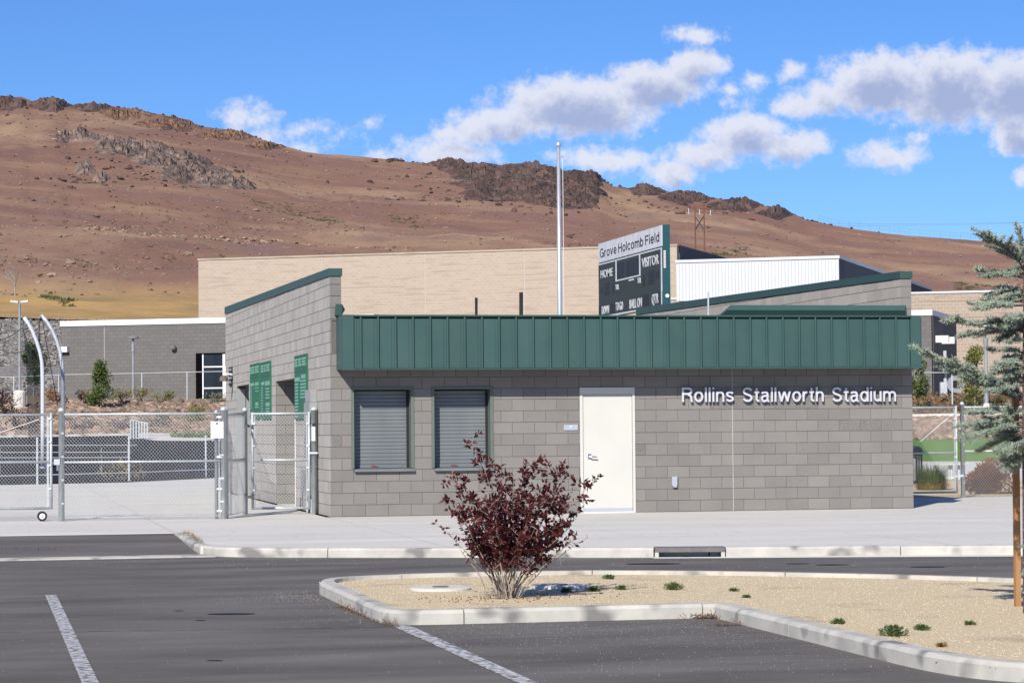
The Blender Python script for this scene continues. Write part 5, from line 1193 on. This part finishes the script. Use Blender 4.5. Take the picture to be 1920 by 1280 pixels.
far_fence('bank_fence', 'thin tall fence across the brush slope right of the stadium', [(1660, 768), (1728, 768), (1786, 768), (1846, 768), (1905, 768), (1960, 768)], lambda x, y: dep(x, y, 119), 1.75, r=.04, rails=(1.,))
# bleacher
bl = empty('bleacher', ramp_pt(150, 880), 'low aluminium bleacher benches on dark asphalt behind the fence', 'bleacher')
for k, (y, D, x1) in enumerate(((835, 82, 258), (848, 81, 246), (858, 80.2, 243), (868, 79.4, 243))):
    a, b = dep(-180, y, D), dep(x1, y-1, D); q = MB(); q.bar(a, b, .2, .025); q.build('plank', 'grey_box', bl)
    for px in (-120, 0, 95, 190, 240):
        p = a.lerp(b, (px+180)/(x1+180)); MB().tube([p, (p.x, p.y, max(0., p.z-.55))], .016, 5).build('leg', 'grey_box', bl)
# slatted panel
p = dep(245, 818, 108); q2 = dep(276, 818, 108)
sp_ = empty('slatted_panel', p, 'grey metal slatted panel standing on the path before the rock bank', 'panel')
for k in range(7): a = p.lerp(q2, k/6); MB().bar((a.x, a.y, a.z-.1), (a.x, a.y, a.z+.75-.025*k), .06, .04).build('slat', 'galv', sp_)
MB().bar((p.x, p.y, p.z+.72), (q2.x, q2.y, q2.z+.57), .03, .04).build('rail', 'galv', sp_); a = p.lerp(q2, .5)+H*.06; b = q2+H*.06; q = MB(); q.bar(p+H*.05+Vector((0, 0, .34)), a+Vector((0, 0, .34)), .02, .75); q.build('sheet', 'green_grey', sp_)
# curved net poles, net and ropes
def curved(pts, D, label, m):
    P = [dep(x, y, D) for x, y in pts]; o = empty('net_pole', P[0], label, 'pole', 'curved net poles'); MB().tube(P, [.07]*4+[.062]*(len(P)-4), 10).build('tube', m, o, smooth=True)
    q = MB(); q.lathe(P[0]-Vector((0, 0, .1)), [(.12, 0), (.12, .12), (.08, .16)], 10); q.build('foot', 'galv', o); return P
PA = curved([(80, 876), (80, 800), (80, 720), (79.5, 695), (78.5, 678), (75, 660), (69, 641), (61, 621), (53, 606), (45, 595)], 83, 'curved white-topped net pole, left one of the pair behind the gate', 'white_metal')
PB = curved([(118, 880), (118, 800), (118, 730), (117.5, 700), (116, 678), (112, 657), (106, 638), (98, 619), (88, 603), (77, 591)], 85, 'curved grey net pole, right one of the pair behind the fence', 'galv')
nt2 = empty('ball_net', PA[0], 'dark hanging ball-stop net gathered against the left curved pole', 'net')
q = MB(); vs_ = []; topc = [(42, 612), (46, 626), (51, 640), (57, 651), (63, 655), (68, 652), (72, 640), (73.5, 622)]; nn = 14
for i, (x, y) in enumerate(topc):
    xb = lerp(56, 86, i/7)
    for k in range(nn+1):
        t = k/nn; X = lerp(x, xb, t**.7)+1.2*math.sin(i*2.1+k*.4); vs_.append(dep(X, lerp(y, 878, t), 83.6+.25*math.sin(i*1.7)))
q.add(vs_, [(i*(nn+1)+k, (i+1)*(nn+1)+k, (i+1)*(nn+1)+k+1, i*(nn+1)+k+1) for i in range(7) for k in range(nn)]); q.build('netting', 'net', nt2, smooth=True)
for pts, D in (([(45, 598), (43, 612), (35, 620), (18, 631), (-40, 655)], 83.5), ([(42, 612), (46, 626), (51, 640), (57, 651), (63, 655), (68, 652), (72, 640), (73.5, 622), (74, 600), (77, 592)], 83.5), ([(57, 651), (46, 658), (30, 662), (14, 660), (-40, 640)], 83.5), ([(78, 594), (90, 660), (100, 715), (108, 760)], 84.8)):
    MB().tube([dep(x, y, D) for x, y in pts], .014, 4).build('rope', 'wire_dark', nt2)

# ------------------------------------------------------------------ yard things on the right
c = onz(1707, 906, 0.)
tc_ = empty('litter_bin', c, 'black litter bin with vertical bars just past the building corner', 'bin')
q = MB(); q.lathe(c, [(.3, .02), (.3, .08)], 18); q.build('base_ring', 'black', tc_)
for k in range(18): a = k*math.pi/9; MB().bar((c.x+.3*math.cos(a), c.y+.3*math.sin(a), .05), (c.x+.3*math.cos(a), c.y+.3*math.sin(a), .72), .025, .012).build('bar', 'black', tc_)
q = MB(); q.lathe(c, [(.23, .04), (.23, .7)], 16); q.build('liner', 'grey_box', tc_)
q = MB(); q.lathe((c.x, c.y, .72), [(.32, 0), (.34, .12), (.27, .22), (.15, .25)], 18); q.build('lid', 'black', tc_)
a, b = onz(1748, 899, 0.), onz(1803, 899, 0.)
bn = empty('bench', a, 'pale metal bench on the concrete strip behind the side gate', 'bench')
for dz, dh in ((.42, 0), (.42, .16), (.42, .32)): MB().bar(a+H*dh+Vector((0, 0, dz)), b+H*dh+Vector((0, 0, dz)), .12, .03).build('seat_plank', 'galv', bn)
for t in (.15, .62, .7, .95): p = a.lerp(b, t); MB().tube([p+H*.16, p+H*.16+Vector((0, 0, .41))], .03, 6).build('leg', 'galv', bn)
MB().bar(a.lerp(b, .05)+H*.16+Vector((0, 0, .06)), b+H*.16+Vector((0, 0, .06)), .05, .04).build('foot_rail', 'galv', bn)
c = dep(1791, 736, 126)
lp = empty('loop_fixture', c, 'pale grey round loop-shaped fixture before the tan block', 'fixture')
q = MB(); n = 20; vs_ = []
for o_, R1 in ((-.12, .42), (.12, .42), (.12, .2), (-.12, .2)):
    for j in range(n): t = 2*math.pi*j/n; p = c+R_*(R1*math.cos(t))+H*o_+Vector((0, 0, .42+R1*math.sin(t))); vs_.append(p)
q.add(vs_, [(i*n+j, i*n+(j+1) % n, ((i+1) % 4)*n+(j+1) % n, ((i+1) % 4)*n+j) for i in range(4) for j in range(n)]); q.build('ring', 'lamp_grey', lp)
q = MB(); q.bar(c-R_*.75+Vector((0, 0, -.12)), c-R_*.42+Vector((0, 0, -.12)), .3, 1.3); q.build('side_plate', 'sign_ink', lp); q = MB(); q.bar(c-R_*.5+Vector((0, 0, -.25)), c+R_*.45+Vector((0, 0, -.25)), .4, .3); q.build('plinth', 'concrete', lp)
# ------------------------------------------------------------------ plants
def leaf(q, c, d, L_, w, fold=.25):
    """one pointed leaf: two folded halves, tip towards d"""
    d = d.normalized(); s = d.cross(Vector((random.gauss(0, 1), random.gauss(0, 1), random.gauss(0, 1)))).normalized(); n = d.cross(s)
    q.cr = rnd(); m = c+d*L_*.5+n*fold*w
    q.add([c, c+d*L_*.42+s*w*.5, c+d*L_-n*L_*.12, c+d*L_*.42-s*w*.5, m-n*w*.35], [(0, 1, 4), (1, 2, 4), (2, 3, 4), (3, 0, 4)])
def shrub(label, base, w, h, lm, n=260, size=.12, group=None, stems=7, low=.1, name='shrub', cat='shrub', dens_top=.6):
    o = empty(name, base, label, cat, group); q = MB(); f = MB(); base = Vector(base)
    lumps = [(Vector((random.gauss(0, .33)*w, random.gauss(0, .33)*w, uni(low+.15, .85)*h)), uni(.22, .42)*w) for _ in range(9)]
    for k in range(stems):
        t = lumps[k % 9][0]; q.tube([base-Vector((0, 0, .03)), base+t*.5+Vector((0, 0, .05*h)), base+t], [.018*w+.006, .012*w+.004, .004], 4, cap=False)
    for _ in range(n):
        c, r_ = random.choice(lumps); d = Vector((random.gauss(0, 1), random.gauss(0, 1), random.gauss(0, .8))).normalized(); p = c+d*r_*(.45+.55*rnd()); p.z = max(.03*h, min(p.z, h*1.05)); leaf(f, base+p, d+Vector((random.gauss(0, .6), random.gauss(0, .6), random.gauss(0, .5))), size*uni(.6, 1.2), size*.6)
    q.build('stems', 'bark', o); f.build('foliage', lm, o, kind='stuff'); return o
def tree(label, base, h, w, trunk_h, lm, n, size, taper=True, name='young_tree', stake=False):
    o = empty(name, base, label, 'tree'); q = MB(); f = MB(); base = Vector(base)
    q.tube([base-Vector((0, 0, .1)), base+Vector((0, 0, trunk_h)), base+Vector((random.gauss(0, .03), 0, h*.92))], [.035*h*.4, .025*h*.4, .006], 7)
    lumps = []
    for k in range(26):
        z = uni(trunk_h, h); k_ = (z-trunk_h)/(h-trunk_h); rad = w*(.95-.75*k_ if taper else math.sin(math.pi*(.15+.8*k_)))*.5; a = uni(0, 6.28); c = base+Vector((rad*math.cos(a)*uni(.3, 1), rad*math.sin(a)*uni(.3, 1), z)); lumps.append((c, uni(.12, .26)*w))
        q.tube([base+Vector((0, 0, z*.85)), c], [.012*h*.3, .004], 4, cap=False)
    for _ in range(n):
        c, r_ = random.choice(lumps); d = Vector((random.gauss(0, 1), random.gauss(0, 1), random.gauss(0, 1))).normalized(); leaf(f, c+d*r_*rnd()**.4, d+Vector((random.gauss(0, .5), random.gauss(0, .5), random.gauss(0, .5))), size*uni(.7, 1.3), size*.6)
    q.build('trunk', 'bark_pale', o); f.build('crown', lm, o, kind='stuff'); return o
def bl_(px, t): return bank_pt_l(px, t)
tree('small bushy evergreen tree on the rock bank before the grey wing', dep(189, 768, 127), 2.3, 1.45, .3, 'leaf_green', 3200, .12, name='evergreen_tree')
tree('small leafy tree behind the hanging net at far left', dep(63, 742, 140), 3.0, 1.5, .9, 'leaf_dark_green', 1500, .16, taper=False)
for lab, px, py, D, w_, h_, m, n in (
    ('dark maroon shrub at the far left edge on the rock bank', 10, 778, 124, 1.6, 1.25, 'leaf_maroon', 900),
    ('small red-tinged shrub left of the small evergreen tree', 152, 749, 130, .55, .5, 'leaf_maroon', 220),
    ('olive shrub touching the small evergreen tree on its left', 168, 749, 130, .6, .6, 'leaf_gold', 240),
    ('golden shrub directly right of the small evergreen tree', 228, 749, 130, .75, .55, 'leaf_gold', 300),
    ('reddish green shrub at the foot of the slim path lamp', 265, 749, 130, .8, .62, 'leaf_gold', 340),
    ('yellow green shrub between the path lamp and the glazed entrance', 305, 749, 130, .65, .5, 'leaf_olive', 280),
    ('grey green shrub below the glazed entrance of the grey wing', 407, 752, 129, 1.0, .42, 'leaf_sage', 420),
    ('maroon shrub at the foot of the right curved net pole', 108, 750, 130, .6, .42, 'leaf_red', 240),
    ('straw coloured tuft between the two curved net poles', 92, 748, 131, .7, .6, 'leaf_straw', 240),
    ('dark shrub low on the rock bank behind the swing gate', 40, 803, 116.5, .9, .75, 'leaf_maroon', 380),
    ('lavender clump low on the rock bank, leftmost of three', 157, 808, 116, 1.0, .55, 'leaf_lavender', 420),
    ('lavender clump low on the rock bank, left of the slatted panel', 229, 806, 116, .85, .55, 'leaf_lavender', 360),
    ('lavender clump low on the rock bank, right of the slatted panel', 300, 808, 116, 1.05, .55, 'leaf_lavender', 420),
    ('yellow flowering plant mid-height on the rock bank behind the fence', 304, 786, 120, .4, .35, 'leaf_olive', 130),
    ('bright green plant on the rock bank left of the white notice', 368, 790, 119, .7, .6, 'leaf_olive', 300),
    ('yellow green plant high on the rock bank near the building', 366, 772, 123, .6, .35, 'leaf_gold', 200)):
    b = dep(px, py, D); b.z -= .05; shrub(lab, b, w_, h_, m, n, .11)
mb = MB()
for _ in range(200):
    px = uni(325, 440); p = ramp_pt(px, uni(817, 821)); tuft(mb, p, .25, .22, 7, .12)
mb.build('bank_grass', 'weed_green', kind='stuff')
# dry bush at the plaza edge
shrub('small straw coloured dry bush at the far plaza edge', onz(222, 902, 0.), .75, .62, 'leaf_straw', 300, .08)
# right side
tree('young yellow green tree with stakes before the tan block', dep(1828, 760, 117), 2.65, 1.35, .5, 'leaf_olive', 2600, .11, taper=False)
tree('green leafy tree partly hidden behind the right end of the stadium', dep(1716, 768, 117), 2.75, 1.3, .3, 'leaf_green', 2200, .12, taper=False)
shrub('straw grass clump below the green tree at the building end', dep(1722, 766, 116.5), .8, .6, 'leaf_straw', 260, .1)
shrub('green shrub at the foot of the young yellow green tree', dep(1838, 764, 116.8), 1.1, .7, 'leaf_green', 420, .1)
mb = MB()
for _ in range(900):
    px, t = uni(1690, 2000), rnd(); p = (rb_t(px)+H*.8+Vector((0, 0, .2))).lerp(br_t(px), t); tuft(mb, p, .28, .32, 7, .2)
mb.build('dry_brush', 'dry_brush', kind='stuff')
shrub('large reddish shrub behind the right chain link fence', onz(1852, 925, 0.), .78, .74, 'leaf_red', 4200, .08, stems=12, low=0.)
og = empty('ornamental_grass', onz(1747, 917, 0.), 'tall green ornamental grass clump with straw base behind the side gate', 'grass')
def blades(q, c, n, h, w, spread, wid=.006):
    for _ in range(n):
        a = uni(0, 6.28); r0 = w*rnd()**.5*.35; b = Vector(c)+Vector((r0*math.cos(a), r0*math.sin(a), 0)); lean = Vector((math.cos(a), math.sin(a), 0))*spread*uni(.2, 1); hh_ = h*uni(.55, 1.1); s = Vector((-math.sin(a), math.cos(a), 0))*wid
        m_ = b+lean*.35+Vector((0, 0, hh_*.6)); t_ = b+lean+Vector((0, 0, hh_)); q.cr = rnd(); q.add([b-s, b+s, m_+s*.7, m_-s*.7, t_], [(0, 1, 2, 3), (3, 2, 4)])
c = onz(1747, 917, 0.); q = MB(); blades(q, c, 700, .62, .9, .36); q.build('blades', 'leaf_green', og, kind='stuff'); q = MB(); blades(q, c, 350, .24, 1.1, .3, .008); q.build('dry_base', 'leaf_straw', og, kind='stuff')

# plum-leaved shrub on the island
BS = onz(948, 1122, -.04)
ps = empty('plum_shrub', BS, 'plum-leaved shrub with bare pale lower stems on the gravel island', 'shrub')
st, lf = MB(), MB()
def px_pt(px, py, dd=0.):
    px, py = 948+(px-948)*.93, 1122+(py-1122)*(.97 if py > 840 else 1.)
    D = (BS-CAM).dot(FWD); return dep(px, py, D+dd)
tips = [(877, 834, 0), (842, 876, .1), (905, 868, -.2), (862, 905, .35), (836, 930, -.3), (925, 872, .3), (965, 884, -.35), (985, 878, .1), (1008, 862, .25), (1034, 876, -.1), (1058, 884, .3), (1072, 876, -.25), (1092, 905, .1), (1118, 903, -.1), (1090, 955, .35), (1076, 985, -.3), (850, 962, .25), (872, 985, -.4), (930, 930, -.5), (1000, 930, -.5), (960, 905, .5), (1040, 940, .45), (900, 940, .5), (1010, 985, -.45), (930, 990, -.45), (975, 960, 0), (1050, 1000, .2), (895, 1010, -.15)]
bare = [(812, 982, .1), (834, 1002, -.2), (1085, 1010, .15), (1072, 1018, -.2), (1110, 1003, 0)]
def stem_to(tip, r0, leafy, wob=.05):
    T = tip-BS; mid = BS+Vector((T.x*.42, T.y*.42, T.z*.5))+Vector((random.gauss(0, wob), random.gauss(0, wob), 0)); pts = []
    s0 = BS+Vector((random.gauss(0, .05), random.gauss(0, .05), -.03))
    for k in range(9):
        t = k/8; pts.append(s0*(1-t)**2+mid*2*t*(1-t)+tip*t*t+Vector((random.gauss(0, .008), random.gauss(0, .008), random.gauss(0, .006))))
    st.tube(pts, [lerp(r0, .0022, (k/8)**.7) for k in range(9)], 5, cap=False); return pts
def leafy(pts, t0, dens, L_=.055):
    for k in range(len(pts)-1):
        for j in range(dens):
            t = (k+j/dens)/(len(pts)-1)
            if t < t0: continue
            p = pts[k].lerp(pts[k+1], j/dens); d = (pts[k+1]-pts[k]).normalized(); o_ = d.cross(Vector((random.gauss(0, 1), random.gauss(0, 1), random.gauss(0, 1)))).normalized()
            leaf(lf, p, d*.5+o_+Vector((0, 0, .15)), L_*uni(.5, 1.35), L_*.52)
def twig(p, d, L_, dens):
    pts = [p]; 
    for k in range(4): d = (d+Vector((random.gauss(0, .22), random.gauss(0, .22), random.gauss(0, .18)+.05))).normalized(); pts.append(pts[-1]+d*L_/4)
    st.tube(pts, [.003, .0026, .0022, .0018, .0014], 3, cap=False); leafy(pts, .1, dens)
for (px, py, dd) in tips:
    pts = stem_to(px_pt(px, py, dd), uni(.006, .011), True); leafy(pts, .45, 6)
    for k in range(3, 9):
        for _ in range(3 if k < 7 else 2):
            zrel = (pts[k].z-BS.z)
            if zrel < .33: continue
            d = Vector((random.gauss(0, 1), random.gauss(0, 1), random.gauss(.35, .6))).normalized(); twig(pts[k], d, uni(.06, .19), 4)
for (px, py, dd) in bare:
    pts = stem_to(px_pt(px, py, dd), .008, False, .02)
    for k in range(4, 9):
        for _ in range(2):
            d = Vector((random.gauss(0, 1), random.gauss(0, 1), random.gauss(.3, .5))).normalized(); q_ = pts[k]; e_ = q_+d*uni(.06, .16); st.tube([q_, q_.lerp(e_, .5)+Vector((0, 0, .01)), e_], [.003, .002, .0012], 3, cap=False)
            if rnd() < .35: leafy([q_, e_], .4, 4, .05)
    leafy(pts, .86, 4)
for _ in range(26):      # dry suckers round the foot
    a = uni(0, 6.28); b = BS+Vector((.12*math.cos(a)*rnd(), .12*math.sin(a)*rnd(), -.02)); e_ = b+Vector((uni(.04, .3)*math.cos(a), uni(.04, .3)*math.sin(a), uni(.12, .5))); st.tube([b, b.lerp(e_, .5)+Vector((0, 0, .04)), e_], [.003, .0025, .001], 3, cap=False)
st.build('stems', 'bark_pale', ps); lf.build('foliage', 'leaf_plum', ps, kind='stuff')
q = MB()
for _ in range(160): a, r_ = uni(0, 6.28), abs(random.gauss(0, .35)); q.rock((BS.x+r_*math.cos(a)*1.6, BS.y+r_*math.sin(a), -.03), .008, .008, .005)
q.build('leaf_litter', 'needle_litter', kind='stuff')

# cedar with stake at the right edge
TB = onz(1930, 1150, -.04); HT = 3.12
cd_ = empty('cedar_tree', TB, 'young blue-grey cedar tree with drooping needled branches at the right edge', 'tree')
tk = MB(); TT = TB+Vector((.02, .03, HT)); tk.tube([TB-Vector((0, 0, .1)), TB+Vector((.0, .01, HT*.5)), TT], [.055, .034, .008], 9); 
tk.build('trunk', 'bark_purple', cd_)
bw, nd = MB(), MB()
def needles(p, d, n, L_):
    for _ in range(n):
        v = (d*.35+Vector((random.gauss(0, 1), random.gauss(0, 1), random.gauss(.35, .9)))).normalized(); s = v.cross(Vector((random.gauss(0, 1), random.gauss(0, 1), random.gauss(0, 1)))).normalized()*L_*.085
        e_ = p+v*L_*uni(.6, 1.15); nd.cr = rnd(); nd.add([p-s, p+s, e_+s*.4, e_-s*.4], [(0, 1, 2, 3)])
def cedar_branch(p, d, L_, r, lvl, droop):
    n = max(4, int(L_/.06)); pts = [p]; dd = d.copy(); u_ = Vector((0, 0, 1))
    for k in range(n):
        dd = (dd+Vector((random.gauss(0, .07), random.gauss(0, .07), random.gauss(0, .05)))+u_*(-droop if k < n*.6 else droop*.6)/n*2).normalized(); pts.append(pts[-1]+dd*L_/n)
    bw.tube(pts, [lerp(r, r*.25, k/n) for k in range(n+1)], 4, cap=False)
    for k in range(n):
        seg = pts[k+1]-pts[k]; m_ = max(1, int(seg.length/.01))
        if lvl > 0 or k > n*.18:
            for j in range(m_): needles(pts[k]+seg*(j/m_)+u_*.004, seg.normalized(), 9, .036)
        if lvl == 0 and k > n*.15:
            for sgn in (-1, 1):
                if rnd() < .95:
                    sd = seg.normalized().cross(u_).normalized()*sgn; cedar_branch(pts[k], (seg.normalized()*.9+sd*.75+u_*uni(-.05, .3)).normalized(), L_*uni(.2, .42)*(1.1-k/n*.6), r*.4, 1, droop*.4)
specs = []      # height fraction, azimuth, length, rise
for (px, py, px0, py0) in ((1838, 426, 1918, 505), (1842, 500, 1918, 512), (1835, 485, 1915, 520), (1838, 545, 1916, 540), (1838, 558, 1915, 565), (1802, 585, 1918, 570), (1776, 590, 1916, 600), (1795, 606, 1917, 618), (1880, 640, 1920, 635), (1835, 690, 1920, 660), (1862, 705, 1920, 690), (1726, 683, 1912, 740), (1770, 715, 1915, 752), (1842, 735, 1920, 720), (1800, 770, 1918, 770), (1797, 803, 1918, 800), (1826, 822, 1918, 812), (1788, 795, 1900, 790), (1860, 850, 1920, 840), (1882, 600, 1925, 590), (1868, 780, 1922, 765), (1895, 870, 1925, 855)):
    D = (TB-CAM).dot(FWD); dd = uni(-.28, .28); a = dep(px0+6, py0, D); b = dep(px, py, D+dd); specs.append((a, b))
def snap(a):        # root of a branch on the trunk at the height of a
    t = (a.z-TB.z)/HT; return TB.lerp(TT, max(.05, min(.99, t)))
for a, b in specs:
    s0 = snap(a); v = b-s0; cedar_branch(s0, v.normalized(), v.length, .011, 0, uni(.0, .12))
for k in range(48):      # the rest of the crown, round the trunk and out of view
    t = uni(.4, .96); s0 = TB.lerp(TT, t); a = uni(-1.5, 1.9); L_ = lerp(.95, .25, (t-.2)/.8)*uni(.75, 1.1); v = Vector((math.cos(a), math.sin(a), uni(.0, .35))); cedar_branch(s0, v.normalized(), L_, .012, 0, uni(.05, .2))
for k in range(14):      # inner sprays on the near and left sides
    t = uni(.38, .95); s0 = TB.lerp(TT, t); a = math.pi+uni(-1.35, 1.2); L_ = lerp(.62, .2, (t-.38)/.6)*uni(.6, 1.1); v = Vector((math.cos(a), math.sin(a), uni(-.05, .3))); cedar_branch(s0, v.normalized(), L_, .009, 0, uni(.1, .3))
cedar_branch(TT-Vector((0, 0, .25)), Vector((-.1, 0, 1)).normalized(), .4, .008, 0, 0)
for z in (.32, .55, .16): cedar_branch(TB+Vector((0, 0, z)), Vector((-1, -.3, .2)).normalized(), .1, .004, 1, 0)
bw.build('branches', 'bark', cd_); nd.build('needles', 'leaf_cedar', cd_, kind='stuff')
sk0 = onz(1908, 1137, -.04)
sk = empty('tree_stake', sk0, 'square reddish wooden stake beside the cedar trunk', 'stake')
t_ = dep(1903, 700, (sk0-CAM).dot(FWD)); q = MB(); q.bar(sk0-Vector((0, 0, .1)), t_, .048, .048); q.build('stake', 'wood_stake', sk)
q = MB(); a = sk0.lerp(t_, .78); q.tube([a, TB.lerp(TT, .5)], .006, 5); q.build('tie', 'black', sk)

# island details: manhole collars, weeds, stones, litter
def collar(px, py, r, label, lid=True):
    c = onz(px, py, -.03); o = empty('valve_collar', c, label, 'manhole', 'round concrete valve collars in the gravel')
    q = MB(); q.lathe((c.x, c.y, -.1), [(r, 0), (r, .083), (r*.93, .092), (r*.26, .092)], 32); q.build('concrete_ring', 'concrete', o)
    if lid: q = MB(); q.lathe((c.x, c.y, -.0075), [(r*.27, 0), (r*.27, .006), (r*.24, .009)], 24); q.build('lid', 'drain_iron', o)
collar(826, 1104, .3, 'round concrete valve collar with dark lid left of the plum shrub'); collar(1050, 1100, .3, 'round concrete valve collar in the shadow right of the plum shrub')
for k, (px, py, s, lab) in enumerate(((1142, 1085, .08, 'small green weed on the gravel right of the plum shrub, near the far kerb'), (1262, 1105, .13, 'broad low green weed in the middle of the gravel island'), (1375, 1108, .05, 'thin weed right of the broad low weed on the island'), (1062, 1110, .07, 'weed in the plum shrub shadow, nearest its stems'), (1112, 1108, .08, 'weed in the plum shrub shadow, middle one'), (1165, 1105, .07, 'weed at the far end of the plum shrub shadow'), (1572, 1169, .07, 'weed at the kerb left of the largest front weed'), (1675, 1192, .16, 'largest weed at the front kerb of the island'), (1728, 1181, .08, 'weed just right behind the largest front weed'), (1818, 1171, .05, 'lone small weed on the right part of the gravel'), (1765, 1212, .04, 'tiny dry weed near the front kerb, right'), (1400, 1120, .04, 'tiny weed near the inner kerb corner'))):
    c = onz(px, py, -.035); o = empty('weed', c, lab, 'weed', 'weeds on the gravel island'); f = MB()
    for _ in range(int(300*s/.1)):
        a = uni(0, 6.28); r_ = s*.8*rnd()**.9*(.6+.4*math.sin(a*3+k)); p = Vector((c.x+r_*math.cos(a), c.y+r_*math.sin(a), c.z+uni(0, s*.5)*(1-r_/s*.7))); leaf(f, p, Vector((math.cos(a), math.sin(a), uni(.1, .9))), uni(.02, .04), .012)
    f.build('leaves', 'leaf_straw' if 'dry' in lab or 'brownish' in lab else 'weed_green', o, kind='stuff')
def jpx(): return uni(560, 1925), uni(1075, 1275)
POLY = [(p[0], p[1]) for p in OUT[:-1]]
q = MB(); k = 0
while k < 9000:
    x, y = uni(-2.6, 3.6), uni(-28.9, -17.4)
    if not inside(x, y, POLY) or proj((x, y, -.03))[0] > 1960: continue
    s = uni(.004, .008); q.cr = rnd(); a = uni(0, 6.28); ca, sa = math.cos(a)*s, math.sin(a)*s
    q.add([(x+ca, y+sa, -.036), (x-sa, y+ca, -.036), (x-ca, y-sa, -.036), (x+sa, y-ca, -.036), (x, y, -.036+s*1.1)], [(0, 1, 4), (1, 2, 4), (2, 3, 4), (3, 0, 4)]); k += 1
q.build('loose_gravel', 'stone_tan', kind='stuff')
q = MB()
def grit(x, y, s):
    q.cr = rnd(); q.add([(x+s, y, AZ+.001), (x, y+s, AZ+.001), (x-s, y, AZ+.001), (x, y-s, AZ+.001), (x, y, AZ+s)], [(0, 1, 4), (1, 2, 4), (2, 3, 4), (3, 0, 4)])
for _ in range(900):
    x = uni(-2.5, .15); y = -22.8-abs(random.gauss(0, 1.6)) if rnd() < .5 else -22.8-rnd()*5
    grit(x, y, uni(.002, .0045))
for _ in range(500): grit(-2.75-abs(random.gauss(0, .35)), uni(-19.6, -18.1) if rnd() < .7 else uni(-22.6, -18), uni(.002, .0045))
for _ in range(300): grit(uni(-7, -2.6), uni(-27, -17), uni(.002, .0045))
for _ in range(250): x = uni(-8, 8); grit(x, ykerb(x)-uni(.1, 3), uni(.003, .007))
q.build('loose_grit', 'stone_pale', kind='stuff')
q = MB()
def straw(px, py, sx, sy, n, z=AZ, zs=.05):
    for _ in range(n):
        c = onz(px, py, z)+R_*random.gauss(0, sx)+H*random.gauss(0, sy)
        if z < -.05 and inside(c.x, c.y, POLY): continue
        d = Vector((random.gauss(0, 1), random.gauss(0, 1), random.gauss(0, .3))).normalized(); L_ = uni(.03, .08); s = d.cross(Vector((0, 0, 1))).normalized()*.003; b = Vector((c.x, c.y, z+.005+abs(random.gauss(0, zs)))); q.cr = rnd(); q.add([b-s, b+s, b+d*L_+s, b+d*L_-s], [(0, 1, 2, 3)])
straw(1325, 1158, .13, .08, 420, zs=.02); straw(1390, 1172, .2, .05, 200, zs=.01)
for k in range(14): straw(lerp(640, 735, k/13), lerp(1136, 1172, k/13)+2, .03, .03, 26, zs=.01)
straw(60, 1034, .5, .06, 500, AZ+.02, .004); straw(125, 1031, .2, .05, 120, AZ+.02, .004); straw(352, 1010, .12, .3, 120, -.05, .02)
q.build('straw_litter', 'needle_litter', kind='stuff')
gt = empty('kerb_weed', onz(365, 1016, -.05), 'dry grass tuft growing at the driveway kerb end', 'weed'); f = MB()
for k in range(5): blades(f, onz(350+6*k, 1008+4*k, -.06), 50, .13, .12, .08, .003)
f.build('blades', 'leaf_straw', gt, kind='stuff'); f = MB()
for k in range(5): blades(f, onz(352+6*k, 1008+4*k, -.06), 30, .1, .12, .06, .003)
f.build('green_blades', 'weed_green', gt, kind='stuff')
print('BLOCKS', nblk, 'OBJECTS', len(bpy.data.objects))
